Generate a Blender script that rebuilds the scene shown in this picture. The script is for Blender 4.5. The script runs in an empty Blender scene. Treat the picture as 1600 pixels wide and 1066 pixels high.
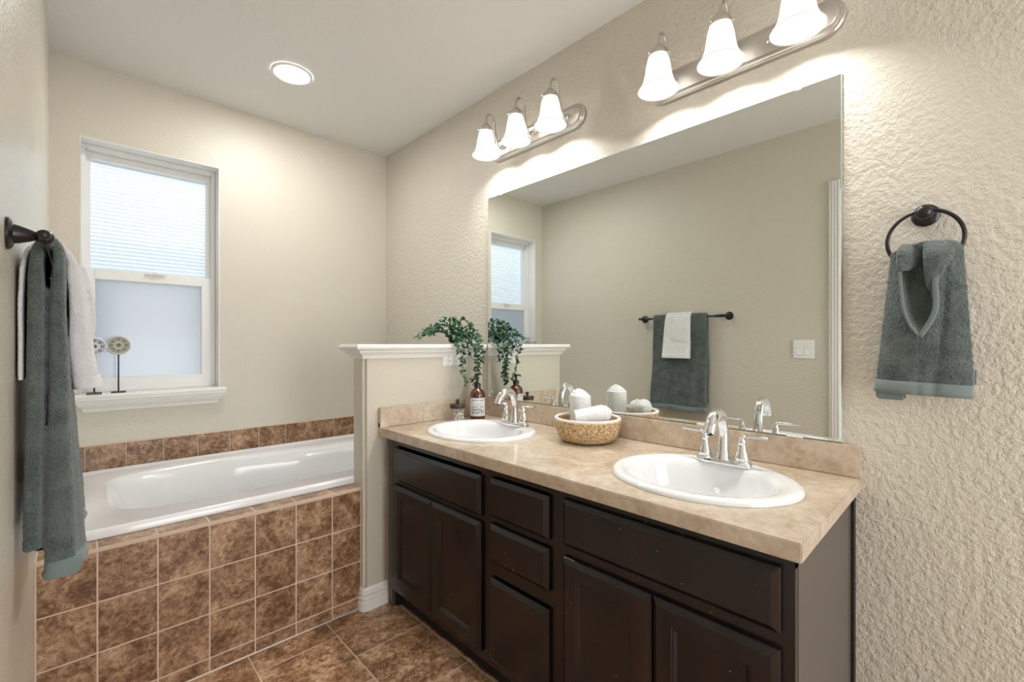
import bpy, bmesh, math, random
from math import sin, cos, pi, radians, sqrt
from mathutils import Vector, Matrix, noise

random.seed(7)
SC = bpy.context.scene
COL = SC.collection

# ------------------------------------------------------------------ camera, world, light, exposure
W, D, H = 1.656, 2.906, 2.478          # mirror wall x, window wall y, ceiling z
REAR = -1.75                           # wall behind the camera

cam_data = bpy.data.cameras.new('camera')
cam_data.sensor_width = 36.0
cam_data.lens = 703.25 * 36.0 / 1600.0
cam_data.shift_y = 5.14 / 1600.0
cam_data.clip_start = 0.01
cam = bpy.data.objects.new('camera', cam_data)
cam.location = (0.09, 0.0, 1.157)
cam.rotation_euler = (radians(90), 0, radians(-43.987))
COL.objects.link(cam)
SC.camera = cam

world = bpy.data.worlds.new('daylight_sky')
SC.world = world
world.use_nodes = True
bg = world.node_tree.nodes['Background']
bg.inputs[0].default_value = (0.78, 0.88, 1.0, 1)
bg.inputs[1].default_value = 0.45

SC.view_settings.view_transform = 'Standard'
SC.view_settings.look = 'None'
SC.view_settings.exposure = 1.14
SC.view_settings.gamma = 1.0
SC.view_settings.use_curve_mapping = False

def area_light(name, loc, rot, sx, sy, power, color):
    l = bpy.data.lights.new(name, 'AREA')
    l.shape = 'RECTANGLE'; l.size = sx; l.size_y = sy
    l.energy = power; l.color = color
    o = bpy.data.objects.new(name, l)
    o.location = loc; o.rotation_euler = rot
    COL.objects.link(o)
    return o

# daylight arriving at the bathroom window from outdoors, plus an added fill light behind the camera
area_light('window_daylight', (0.376, D + 0.75, 2.25), (radians(-52), 0, 0), 1.3, 0.9, 3.8, (0.88, 0.94, 1.0))
area_light('rear_fill_light', (0.85, REAR - 0.25, 1.15), (radians(90), 0, 0), 1.1, 1.9, 22, (1.0, 0.99, 0.98))

# ------------------------------------------------------------------ materials
def nodes_of(name):
    m = bpy.data.materials.new(name); m.use_nodes = True
    nt = m.node_tree
    return m, nt, nt.nodes['Principled BSDF']

def setp(b, **k):
    names = dict(color='Base Color', rough='Roughness', metal='Metallic', spec='Specular IOR Level', coat='Coat Weight',
                 coat_rough='Coat Roughness', trans='Transmission Weight', ior='IOR', sheen='Sheen Weight', sheen_rough='Sheen Roughness',
                 emis='Emission Color', estr='Emission Strength', sss='Subsurface Weight', aniso='Anisotropic')
    for a, v in k.items():
        i = b.inputs[names[a]]
        if a in ('color', 'emis'): v = (v[0], v[1], v[2], 1)
        i.default_value = v

def mat(name, color, rough=0.5, **k):
    m, nt, b = nodes_of(name)
    setp(b, color=color, rough=rough, **k)
    return m

def add_noise(nt, scale, detail=4, rough=0.5, distortion=0.0, vec=None):
    n = nt.nodes.new('ShaderNodeTexNoise')
    n.inputs['Scale'].default_value = scale; n.inputs['Detail'].default_value = detail
    n.inputs['Roughness'].default_value = rough; n.inputs['Distortion'].default_value = distortion
    if vec is None:
        g = nt.nodes.new('ShaderNodeNewGeometry'); vec = g.outputs['Position']
    nt.links.new(vec, n.inputs['Vector'])
    return n

def ramp(nt, fac, stops):
    r = nt.nodes.new('ShaderNodeValToRGB')
    el = r.color_ramp.elements
    while len(el) < len(stops): el.new(0.5)
    for e, (p, c) in zip(el, stops):
        e.position = p; e.color = (c[0], c[1], c[2], 1)
    nt.links.new(fac, r.inputs['Fac'])
    return r

def bump(nt, b, height, strength, dist):
    bp = nt.nodes.new('ShaderNodeBump')
    bp.inputs['Strength'].default_value = strength; bp.inputs['Distance'].default_value = dist
    nt.links.new(height, bp.inputs['Height'])
    nt.links.new(bp.outputs['Normal'], b.inputs['Normal'])
    return bp

def mathn(nt, op, a, b):
    n = nt.nodes.new('ShaderNodeMath'); n.operation = op
    for i, v in enumerate((a, b)):
        if isinstance(v, (int, float)): n.inputs[i].default_value = v
        else: nt.links.new(v, n.inputs[i])
    return n.outputs[0]

def wall_paint(name, color, rough, b_dist, scale=55):
    m, nt, b = nodes_of(name)
    setp(b, color=color, rough=rough, spec=0.4)
    n = add_noise(nt, scale, 4, 0.6, 0.15)
    r = ramp(nt, n.outputs['Fac'], [(0.34, (0, 0, 0)), (0.66, (1, 1, 1))])
    n2 = add_noise(nt, scale * 3.2, 2, 0.5)
    h = mathn(nt, 'ADD', r.outputs['Color'], mathn(nt, 'MULTIPLY', n2.outputs['Fac'], 0.35))
    bump(nt, b, h, 0.85, b_dist)
    return m

M = {}
M['wall'] = wall_paint('beige_wall_paint', (0.640, 0.601, 0.512), 0.42, 0.0030, 62)
M['wall_smooth'] = wall_paint('beige_wall_paint_fine', (0.640, 0.601, 0.512), 0.36, 0.0009, 75)
M['wall_left'] = wall_paint('beige_wall_paint_left', (0.640, 0.601, 0.512), 0.25, 0.0016, 75)
M['ceiling'] = wall_paint('white_ceiling_paint', (0.77, 0.76, 0.735), 0.6, 0.0009, 60)
M['trim'] = mat('white_trim_paint', (0.83, 0.82, 0.79), 0.3)
M['vinyl'] = mat('white_window_vinyl', (0.80, 0.80, 0.78), 0.35)
M['plastic'] = mat('white_plastic', (0.86, 0.86, 0.84), 0.3)
M['slot'] = mat('dark_slot', (0.03, 0.03, 0.03), 0.6)
M['grout'] = mat('tan_grout', (0.68, 0.53, 0.41), 0.8)
M['caulk'] = mat('pale_caulk', (0.75, 0.66, 0.58), 0.6)
M['porcelain'] = mat('white_porcelain', (0.86, 0.87, 0.88), 0.10, coat=0.5, coat_rough=0.05)
M['acrylic'] = mat('white_acrylic', (0.84, 0.85, 0.86), 0.16, coat=0.3)
M['chrome'] = mat('chrome', (0.82, 0.83, 0.85), 0.07, metal=1.0)
M['nickel'] = mat('brushed_nickel', (0.60, 0.57, 0.53), 0.28, metal=1.0)
M['bronze'] = mat('oil_rubbed_bronze', (0.022, 0.018, 0.020), 0.30, metal=0.35, spec=0.6)
M['black'] = mat('black_metal', (0.025, 0.027, 0.035), 0.4)
M['mirror'] = mat('mirror_silver', (0.83, 0.86, 0.83), 0.0, metal=1.0)
M['mirror_edge'] = mat('mirror_glass_edge', (0.40, 0.47, 0.43), 0.15)
M['clear'] = mat('clear_plastic', (0.85, 0.87, 0.87), 0.1, spec=0.8)
M['dark_inside'] = mat('cabinet_near_black', (0.006, 0.005, 0.005), 0.6)  # flat near-black for carcass, scribe strip and toe kick
M['side_panel'] = mat('taupe_side_laminate', (0.085, 0.073, 0.060), 0.35)

def tile_mat(name, rough, gain=1.0):
    m, nt, b = nodes_of(name)
    setp(b, rough=rough, spec=0.5)
    g = nt.nodes.new('ShaderNodeNewGeometry')
    a = nt.nodes.new('ShaderNodeAttribute'); a.attribute_name = 'tile_seed'
    v = nt.nodes.new('ShaderNodeVectorMath'); v.operation = 'ADD'
    nt.links.new(g.outputs['Position'], v.inputs[0]); nt.links.new(a.outputs['Vector'], v.inputs[1])
    n1 = add_noise(nt, 9.0, 9, 0.72, 0.55, v.outputs[0])
    n2 = add_noise(nt, 55.0, 8, 0.75, 0.6, v.outputs[0])
    f = mathn(nt, 'ADD', mathn(nt, 'MULTIPLY', n1.outputs['Fac'], 0.50), mathn(nt, 'MULTIPLY', n2.outputs['Fac'], 0.50))
    r = ramp(nt, f, [(p_, tuple(min(0.8, c_ * gain) for c_ in q_)) for p_, q_ in ((0.37, (0.085, 0.040, 0.018)), (0.45, (0.170, 0.085, 0.041)), (0.50, (0.285, 0.162, 0.088)), (0.55, (0.42, 0.265, 0.16)), (0.63, (0.60, 0.44, 0.31)))])
    nt.links.new(r.outputs['Color'], b.inputs['Base Color'])
    bump(nt, b, f, 0.25, 0.003)
    return m
M['tile'] = tile_mat('mottled_brown_tile', 0.28)
M['floor_tile'] = tile_mat('mottled_brown_floor_tile', 0.36, 1.45)  # gain brightens the floor colour in place of missing light

def counter_mat():
    m, nt, b = nodes_of('beige_travertine_laminate')
    setp(b, rough=0.20, spec=0.5)
    n1 = add_noise(nt, 6.0, 8, 0.65, 1.2)
    n2 = add_noise(nt, 45.0, 5, 0.6, 0.6)
    f = mathn(nt, 'ADD', mathn(nt, 'MULTIPLY', n1.outputs['Fac'], 0.62), mathn(nt, 'MULTIPLY', n2.outputs['Fac'], 0.38))
    r = ramp(nt, f, [(0.34, (0.40, 0.30, 0.205)), (0.45, (0.515, 0.415, 0.31)), (0.54, (0.59, 0.495, 0.385)), (0.68, (0.72, 0.64, 0.53))])
    nt.links.new(r.outputs['Color'], b.inputs['Base Color'])
    return m
M['counter'] = counter_mat()

def wood_mat():
    m, nt, b = nodes_of('espresso_stained_wood')
    g = nt.nodes.new('ShaderNodeNewGeometry')
    mp = nt.nodes.new('ShaderNodeMapping'); mp.inputs['Scale'].default_value = (1, 1.0, 0.25)
    nt.links.new(g.outputs['Position'], mp.inputs['Vector'])
    n = add_noise(nt, 9.0, 7, 0.6, 0.8, mp.outputs[0])
    r = ramp(nt, n.outputs['Fac'], [(0.35, (0.005, 0.0035, 0.0038)), (0.55, (0.011, 0.0068, 0.0068)), (0.72, (0.024, 0.012, 0.0105))])
    # worn pale flecks
    n2 = add_noise(nt, 120.0, 1, 0.4)
    r2 = ramp(nt, n2.outputs['Fac'], [(0.80, (0, 0, 0)), (0.84, (1, 1, 1))])
    mx = nt.nodes.new('ShaderNodeMix'); mx.data_type = 'RGBA'
    nt.links.new(r2.outputs['Color'], mx.inputs['Factor']); nt.links.new(r.outputs['Color'], mx.inputs['A'])
    mx.inputs['B'].default_value = (0.45, 0.42, 0.40, 1)
    nt.links.new(mx.outputs['Result'], b.inputs['Base Color'])
    setp(b, rough=0.27, spec=0.5)
    return m
M['wood'] = wood_mat()

def terry(name, color, color2):
    m, nt, b = nodes_of(name)
    setp(b, rough=0.95, sheen=0.35, sheen_rough=0.5, spec=0.1)
    n = add_noise(nt, 420.0, 3, 0.6)
    n2 = add_noise(nt, 22.0, 3, 0.6)
    f = mathn(nt, 'ADD', mathn(nt, 'MULTIPLY', n.outputs['Fac'], 0.6), mathn(nt, 'MULTIPLY', n2.outputs['Fac'], 0.4))
    r = ramp(nt, f, [(0.36, color), (0.62, color2)])
    nt.links.new(r.outputs['Color'], b.inputs['Base Color'])
    bump(nt, b, n.outputs['Fac'], 0.8, 0.003)
    return m
M['terry_green'] = terry('sage_green_terry', (0.046, 0.062, 0.058), (0.150, 0.184, 0.175))
M['terry_white'] = terry('white_terry', (0.74, 0.74, 0.75), (0.88, 0.88, 0.89))
M['hem_green'] = mat('sage_green_woven_hem', (0.17, 0.215, 0.21), 0.8, sheen=0.2)
M['hem_white'] = mat('white_woven_hem', (0.78, 0.78, 0.79), 0.8)

def basket_mat():
    m, nt, b = nodes_of('natural_seagrass')
    setp(b, rough=0.7)
    n = add_noise(nt, 110.0, 4, 0.6, 0.5)
    r = ramp(nt, n.outputs['Fac'], [(0.35, (0.28, 0.17, 0.075)), (0.5, (0.55, 0.38, 0.20)), (0.66, (0.75, 0.60, 0.38))])
    nt.links.new(r.outputs['Color'], b.inputs['Base Color'])
    return m
M['basket'] = basket_mat()
M['basket_rim'] = mat('whitewashed_rim', (0.80, 0.74, 0.68), 0.7)

def leaf_mat():
    m, nt, b = nodes_of('green_leaves')
    setp(b, rough=0.45)
    n = add_noise(nt, 38.0, 2, 0.5)
    r = ramp(nt, n.outputs['Fac'], [(0.36, (0.008, 0.045, 0.026)), (0.52, (0.022, 0.095, 0.050)), (0.64, (0.06, 0.20, 0.06)), (0.74, (0.20, 0.42, 0.10))])
    nt.links.new(r.outputs['Color'], b.inputs['Base Color'])
    return m
M['leaf'] = leaf_mat()
M['stem'] = mat('dark_green_stem', (0.05, 0.09, 0.03), 0.6)
M['amber'] = mat('amber_glass', (0.12, 0.035, 0.010), 0.06, coat=0.6, trans=0.25)
M['pump'] = mat('dark_brown_plastic', (0.018, 0.012, 0.012), 0.35)
M['paper'] = mat('white_label_paper', (0.80, 0.81, 0.84), 0.6)
M['ink'] = mat('black_ink', (0.03, 0.03, 0.045), 0.6)
M['jar_lid'] = mat('dark_wood_lid', (0.045, 0.026, 0.026), 0.45)
M['string'] = mat('jute_string', (0.60, 0.50, 0.33), 0.9)
M['cotton'] = mat('cotton_swabs', (0.86, 0.84, 0.80), 0.9)
M['shells'] = mat('tan_shells', (0.52, 0.42, 0.31), 0.6)

def glass_thin(name, tint, fac):
    m = bpy.data.materials.new(name); m.use_nodes = True
    nt = m.node_tree; nt.nodes.clear()
    out = nt.nodes.new('ShaderNodeOutputMaterial')
    t = nt.nodes.new('ShaderNodeBsdfTransparent'); t.inputs[0].default_value = (*tint, 1)
    g = nt.nodes.new('ShaderNodeBsdfGlossy'); g.inputs['Roughness'].default_value = 0.04
    mx = nt.nodes.new('ShaderNodeMixShader'); mx.inputs[0].default_value = fac
    nt.links.new(t.outputs[0], mx.inputs[1]); nt.links.new(g.outputs[0], mx.inputs[2]); nt.links.new(mx.outputs[0], out.inputs[0])
    return m
M['glass'] = glass_thin('clear_glass', (0.97, 0.98, 0.98), 0.06)

def translucent(name, color, mixclear, gloss=0.0, emis=0.0, ecol=(1, 1, 1), diffuse=0.3, dcol=None):
    m = bpy.data.materials.new(name); m.use_nodes = True
    nt = m.node_tree; nt.nodes.clear()
    out = nt.nodes.new('ShaderNodeOutputMaterial')
    t = nt.nodes.new('ShaderNodeBsdfTranslucent'); t.inputs[0].default_value = (*color, 1)
    d = nt.nodes.new('ShaderNodeBsdfDiffuse'); d.inputs[0].default_value = (*(dcol or color), 1)
    a = nt.nodes.new('ShaderNodeMixShader'); a.inputs[0].default_value = diffuse
    nt.links.new(t.outputs[0], a.inputs[1]); nt.links.new(d.outputs[0], a.inputs[2])
    last = a
    if mixclear > 0:
        c = nt.nodes.new('ShaderNodeBsdfTransparent')
        b = nt.nodes.new('ShaderNodeMixShader'); b.inputs[0].default_value = mixclear
        nt.links.new(last.outputs[0], b.inputs[1]); nt.links.new(c.outputs[0], b.inputs[2]); last = b
    if gloss > 0:
        g = nt.nodes.new('ShaderNodeBsdfGlossy'); g.inputs['Roughness'].default_value = 0.15
        b = nt.nodes.new('ShaderNodeMixShader'); b.inputs[0].default_value = gloss
        nt.links.new(last.outputs[0], b.inputs[1]); nt.links.new(g.outputs[0], b.inputs[2]); last = b
    if emis > 0:
        e = nt.nodes.new('ShaderNodeEmission'); e.inputs[0].default_value = (*ecol, 1); e.inputs[1].default_value = emis
        b = nt.nodes.new('ShaderNodeAddShader')
        nt.links.new(last.outputs[0], b.inputs[0]); nt.links.new(e.outputs[0], b.inputs[1]); last = b
    nt.links.new(last.outputs[0], out.inputs[0])
    return m
M['shade_cloth'] = translucent('white_pleated_shade', (0.90, 0.92, 0.95), 0.0)
M['frosted'] = translucent('obscured_window_glass', (0.66, 0.69, 0.715), 0.10, gloss=0.05)
M['opal'] = translucent('opal_shade_glass', (0.135, 0.132, 0.127), 0.0, gloss=0.04, emis=0.33, ecol=(1.0, 0.97, 0.92), diffuse=0.10, dcol=(0.6, 0.6, 0.58))

def emitter(name, color, strength):
    m = bpy.data.materials.new(name); m.use_nodes = True
    nt = m.node_tree; nt.nodes.clear()
    out = nt.nodes.new('ShaderNodeOutputMaterial')
    e = nt.nodes.new('ShaderNodeEmission'); e.inputs[0].default_value = (*color, 1); e.inputs[1].default_value = strength
    nt.links.new(e.outputs[0], out.inputs[0])
    return m
M['bulb'] = emitter('lit_bulb', (1.0, 0.98, 0.95), 125)
M['downlight'] = emitter('lit_downlight_lens', (1.0, 0.995, 0.985), 92)

# ------------------------------------------------------------------ mesh helpers
def world_loc(o):
    p = Vector((0, 0, 0))
    while o is not None:
        p = p + Vector(o.location); o = o.parent
    return p

def obj(name, bm, material, parent=None, smooth=False, loc=None):
    """link a bmesh (world coordinates) as ONE mesh object; its origin is the parent's, or loc"""
    base = world_loc(parent) if parent is not None else Vector(loc or (0, 0, 0))
    bm.normal_update()
    bmesh.ops.translate(bm, verts=bm.verts, vec=-base)
    me = bpy.data.meshes.new(name)
    bm.to_mesh(me); bm.free()
    for m in (material if isinstance(material, (list, tuple)) else [material]): me.materials.append(m)
    if smooth:
        for p in me.polygons: p.use_smooth = True
    o = bpy.data.objects.new(name, me)
    if parent is not None: o.parent = parent
    elif loc: o.location = loc
    COL.objects.link(o)
    if smooth == 'auto':
        me.set_sharp_from_angle(angle=radians(38))
    return o

def tag(o, label=None, cat=None, group=None, kind=None):
    if label: o['label'] = label
    if cat: o['category'] = cat
    if group: o['group'] = group
    if kind: o['kind'] = kind
    return o

def thing(name, label, cat, loc, group=None):
    o = bpy.data.objects.new(name, None); o.empty_display_size = 0.05
    o.location = loc
    COL.objects.link(o)
    return tag(o, label, cat, group)

def dup(root, loc, label, group=None):
    r = root.copy(); COL.objects.link(r); r.location = loc
    r['label'] = label
    if group: r['group'] = group
    def kids(a, b):
        for ch in [c for c in bpy.data.objects if c.parent == a]:
            d = ch.copy(); COL.objects.link(d); d.parent = b
            kids(ch, d)
    kids(root, r)
    return r

def BM(): return bmesh.new()

def box(bm, x0, x1, y0, y1, z0, z1, bevel=0.0, seg=2, mi=0):
    vs = [bm.verts.new((x, y, z)) for x in (x0, x1) for y in (y0, y1) for z in (z0, z1)]
    idx = [(0, 1, 3, 2), (4, 6, 7, 5), (0, 4, 5, 1), (2, 3, 7, 6), (0, 2, 6, 4), (1, 5, 7, 3)]
    fs = [bm.faces.new([vs[i] for i in f]) for f in idx]
    for f in fs: f.material_index = mi
    if bevel > 0:
        es = list({e for f in fs for e in f.edges})
        bmesh.ops.bevel(bm, geom=es, offset=bevel, segments=seg, affect='EDGES', clamp_overlap=True)
    return vs

def lathe(bm, prof, c, n=40, axis='Z', sx=1.0, sy=1.0, cap0=True, cap1=True, off=None, mi=0):
    """prof: list of (r, h); rings about axis through c"""
    rings = []
    for k, (r, h) in enumerate(prof):
        ring = []
        ox, oy = off[k] if off else (0, 0)
        for i in range(n):
            a = 2 * pi * i / n
            u, v = r * cos(a) * sx + ox, r * sin(a) * sy + oy
            if axis == 'Z': p = (c[0] + u, c[1] + v, c[2] + h)
            elif axis == 'X': p = (c[0] + h, c[1] + u, c[2] + v)
            else: p = (c[0] + v, c[1] + h, c[2] + u)
            ring.append(bm.verts.new(p))
        rings.append(ring)
    for a, b in zip(rings, rings[1:]):
        for i in range(n):
            f = bm.faces.new((a[i], a[(i + 1) % n], b[(i + 1) % n], b[i])); f.material_index = mi
    if cap0: bm.faces.new(list(reversed(rings[0]))).material_index = mi
    if cap1: bm.faces.new(rings[-1]).material_index = mi
    return rings

def tube(bm, pts, rad, n=12, caps=True, flat=None, up=None):
    """tube along pts with radius list; flat=(a,b) scales the two cross axes"""
    pts = [Vector(p) for p in pts]
    if not isinstance(rad, (list, tuple)): rad = [rad] * len(pts)
    rings = []
    t0 = (pts[1] - pts[0]).normalized()
    ref = Vector(up) if up else (Vector((0, 0, 1)) if abs(t0.z) < 0.9 else Vector((1, 0, 0)))
    nrm = (ref - t0 * ref.dot(t0)).normalized()
    for i, p in enumerate(pts):
        if i == 0: t = t0
        elif i == len(pts) - 1: t = (pts[i] - pts[i - 1]).normalized()
        else: t = (pts[i + 1] - pts[i - 1]).normalized()
        nrm = (nrm - t * nrm.dot(t)).normalized()
        bn = t.cross(nrm)
        fa, fb = (flat[i] if isinstance(flat, list) else flat) if flat else (1, 1)
        rings.append([bm.verts.new(p + (nrm * cos(2 * pi * k / n) * fa + bn * sin(2 * pi * k / n) * fb) * rad[i]) for k in range(n)])
    for a, b in zip(rings, rings[1:]):
        for i in range(n):
            bm.faces.new((a[i], a[(i + 1) % n], b[(i + 1) % n], b[i]))
    if caps:
        bm.faces.new(list(reversed(rings[0]))); bm.faces.new(rings[-1])

def smooth_path(pts, n=6):
    """Catmull-Rom through pts"""
    P = [Vector(p) for p in pts]; out = []
    Q = [P[0] * 2 - P[1]] + P + [P[-1] * 2 - P[-2]]
    for i in range(1, len(Q) - 2):
        for k in range(n):
            t = k / n
            a, b, c, d = Q[i - 1], Q[i], Q[i + 1], Q[i + 2]
            out.append(0.5 * ((2 * b) + (c - a) * t + (2 * a - 5 * b + 4 * c - d) * t * t + (3 * b - a - 3 * c + d) * t ** 3))
    out.append(P[-1])
    return out

def prism(bm, prof, axis, a0, a1, mi=0):
    """closed 2-D profile pushed along an axis; prof in the other two coordinates, in order"""
    def p3(u, v, a):
        return {'X': (a, u, v), 'Y': (u, a, v), 'Z': (u, v, a)}[axis]
    A = [bm.verts.new(p3(u, v, a0)) for u, v in prof]
    B = [bm.verts.new(p3(u, v, a1)) for u, v in prof]
    n = len(prof)
    fs = [bm.faces.new((A[i], A[(i + 1) % n], B[(i + 1) % n], B[i])) for i in range(n)]
    fs += [bm.faces.new(list(reversed(A))), bm.faces.new(B)]
    for f in fs: f.material_index = mi
    return fs

def fix(bm):
    bmesh.ops.recalc_face_normals(bm, faces=bm.faces)
    return bm

def fuzzy(o, voxel, disp, size, smooth_it=3, depth=2):
    """solid cloth: remesh, relax and raise terry loops"""
    r = o.modifiers.new('weave', 'REMESH'); r.mode = 'VOXEL'; r.voxel_size = voxel; r.use_smooth_shade = True
    if smooth_it:
        s = o.modifiers.new('relax', 'SMOOTH'); s.iterations = smooth_it; s.factor = 0.5
    tx = bpy.data.textures.get('terry_%g' % size)
    if tx is None:
        tx = bpy.data.textures.new('terry_%g' % size, 'CLOUDS'); tx.noise_scale = size; tx.noise_depth = depth
    d = o.modifiers.new('loops', 'DISPLACE'); d.texture = tx; d.strength = disp; d.mid_level = 0.5; d.texture_coords = 'LOCAL'

# ------------------------------------------------------------------ the room shell
def struct(name, bm, m, **k):
    o = obj(name, fix(bm), m, **k); o['kind'] = 'structure'; return o

bm = BM(); box(bm, 0 - 0.12, W + 0.12, REAR - 0.12, D + 0.16, H, H + 0.1)
struct('ceiling', bm, M['ceiling'])
# window wall, with the window opening
WX0, WX1, WZ0, WZ1 = 0.098, 0.653, 0.905, 2.129
bm = BM()
T = D + 0.16
box(bm, -0.12, WX0, D, T, 0, H); box(bm, WX1, W + 0.12, D, T, 0, H)
box(bm, WX0, WX1, D, T, WZ1, H); box(bm, WX0, WX1, D, T, 0, WZ0)
struct('wall_back', bm, M['wall_smooth'])
# left wall, with the doorway the camera stands beside
DY0, DY1, DZ = -0.26, 0.555, 2.06
bm = BM()
box(bm, -0.12, 0, DY1, D, 0, H); box(bm, -0.12, 0, REAR - 0.12, DY0, 0, H); box(bm, -0.12, 0, DY0, DY1, DZ, H)
struct('wall_left', bm, M['wall_left'])
bm = BM(); box(bm, W, W + 0.12, REAR - 0.12, D, 0, H)
struct('wall_right', bm, M['wall'])
# wall behind the camera with an opening made for the added fill light
bm = BM()
box(bm, 0, 0.35, REAR - 0.12, REAR, 0, H); box(bm, 1.35, W, REAR - 0.12, REAR, 0, H); box(bm, 0.35, 1.35, REAR - 0.12, REAR, 2.05, H)
struct('wall_front', bm, M['wall_smooth'])
# half wall between vanity and tub
PX, PY0, PY1, PZ = 0.984, 1.852, 1.966, 1.112
bm = BM()
vs = box(bm, PX, W, PY0, PY1, 0, PZ)
es = [e for e in bm.edges if abs(e.verts[0].co.x - PX) < 1e-6 and abs(e.verts[1].co.x - PX) < 1e-6 and abs(e.verts[0].co.y - e.verts[1].co.y) < 1e-6]
bmesh.ops.bevel(bm, geom=es, offset=0.014, segments=4, affect='EDGES')
struct('wall_half', bm, M['wall_smooth'])

# floor: grout bed + tiles as one mesh
def tiles(bm, rects, mapf, th, gap=0.004, bev=0.0012):
    """rects: (u0,u1,v0,v1) tile cells; mapf(u,v,h)->xyz; writes a random vector per tile"""
    lay = bm.faces.layers.float_vector.get('tile_seed') or bm.faces.layers.float_vector.new('tile_seed')
    for (u0, u1, v0, v1) in rects:
        g = gap / 2
        u0 += g; u1 -= g; v0 += g; v1 -= g
        if u1 - u0 < 0.004 or v1 - v0 < 0.004: continue
        s = Vector((random.random() * 20, random.random() * 20, random.random() * 20))
        lo = [bm.verts.new(mapf(u, v, 0)) for u, v in ((u0, v0), (u1, v0), (u1, v1), (u0, v1))]
        mi_ = [bm.verts.new(mapf(u, v, th - bev)) for u, v in ((u0, v0), (u1, v0), (u1, v1), (u0, v1))]
        hi = [bm.verts.new(mapf(u, v, th)) for u, v in ((u0 + bev, v0 + bev), (u1 - bev, v0 + bev), (u1 - bev, v1 - bev), (u0 + bev, v1 - bev))]
        fs = [bm.faces.new(hi)]
        for i in range(4):
            j = (i + 1) % 4
            fs.append(bm.faces.new((lo[i], lo[j], mi_[j], mi_[i]))); fs.append(bm.faces.new((mi_[i], mi_[j], hi[j], hi[i])))
        for f in fs: f[lay] = s; f.material_index = 0

bm = BM()
lay = bm.faces.layers.float_vector.new('tile_seed')
rects = []
tw, tl = 0.287, 0.307
xs0 = 0.832
k = -4
while xs0 + k * tw < W:
    x0, x1 = max(0, xs0 + k * tw), min(W, xs0 + (k + 1) * tw)
    if x1 > x0:
        off = 1.600 if k % 2 == 0 else 1.762
        j = -12
        while off + j * tl < 1.878:
            y0, y1 = max(REAR - 0.12, off + j * tl), min(1.878, off + (j + 1) * tl)
            if y1 > y0: rects.append((x0, x1, y0, y1))
            j += 1
    k += 1
tiles(bm, rects, lambda u, v, h: (u, v, -0.006 + h), 0.006, gap=0.005)
box(bm, -0.12, W + 0.12, REAR - 0.12, D + 0.16, -0.10, -0.0012, mi=1)
struct('floor', bm, [M['floor_tile'], M['grout']])

# baseboards (stepped profile)
def base_prof(t=0.0, h=0.092):
    return [(0, 0), (0.0175, 0), (0.0175, h * 0.36), (0.0125, h * 0.41), (0.0148, h * 0.44), (0.0148, h * 0.56), (0.0100, h * 0.61), (0.0122, h * 0.64), (0.0122, h * 0.76),
            (0.0075, h * 0.81), (0.0095, h * 0.84), (0.0085, h * 0.94), (0.004, h), (0, h)]
bm = BM(); prism(bm, [(u, v) for u, v in base_prof()], 'Y', DY1 + 0.06, 1.868)
struct('baseboard_left', bm, M['trim'])
bm = BM(); prism(bm, [(W - u, v) for u, v in base_prof()], 'Y', REAR, 0.232)
struct('baseboard_right', bm, M['trim'])
# half wall baseboard, wrapping its rounded end
bm = BM()
pts = [(PX + 0.0, 1.8775), (PX, PY0 + 0.014), (PX + 0.004, PY0 + 0.004), (PX + 0.014, PY0), (1.118, PY0)]
nor = [(-1, 0), (-1, -0.25), (-0.72, -0.72), (-0.25, -1), (0, -1)]
rows = []
for (x, y), (nx, ny) in zip(pts, nor):
    rows.append([bm.verts.new((x + nx * u, y + ny * u, v)) for u, v in base_prof(h=0.098)])
for a, b in zip(rows, rows[1:]):
    n = len(a)
    for i in range(n): bm.faces.new((a[i], a[(i + 1) % n], b[(i + 1) % n], b[i]))
bm.faces.new(rows[0]); bm.faces.new(list(reversed(rows[-1])))
struct('baseboard_half_wall', bm, M['trim'], smooth='auto')

# half wall cap (trim_1) : rounded nosing over a cove moulding
bm = BM()
nose = [(-0.052, 0.004), (-0.058, 0.010), (-0.060, 0.017), (-0.058, 0.024), (-0.052, 0.030)]
def capring(o, z, x1=W):
    return [(PX - o, PY0 - o * 0.8, z), (x1, PY0 - o * 0.8, z), (x1, PY1 + o * 0.8, z), (PX - o, PY1 + o * 0.8, z)]
levels = [(0.002, 1.094), (0.007, 1.094), (0.009, 1.104), (0.014, 1.112), (0.024, 1.118), (0.029, 1.122), (0.030, 1.130), (0.040, 1.132), (0.046, 1.137), (0.049, 1.144), (0.046, 1.152), (0.040, 1.157)]
rings = []
for o_, z in levels:
    rings.append([bm.verts.new(p) for p in capring(o_, z)])
for a, b in zip(rings, rings[1:]):
    for i in range(4):
        bm.faces.new((a[i], a[(i + 1) % 4], b[(i + 1) % 4], b[i]))
bm.faces.new(rings[-1]); bm.faces.new(list(reversed(rings[0])))
struct('trim_1', bm, M['trim'], smooth='auto')

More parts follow.
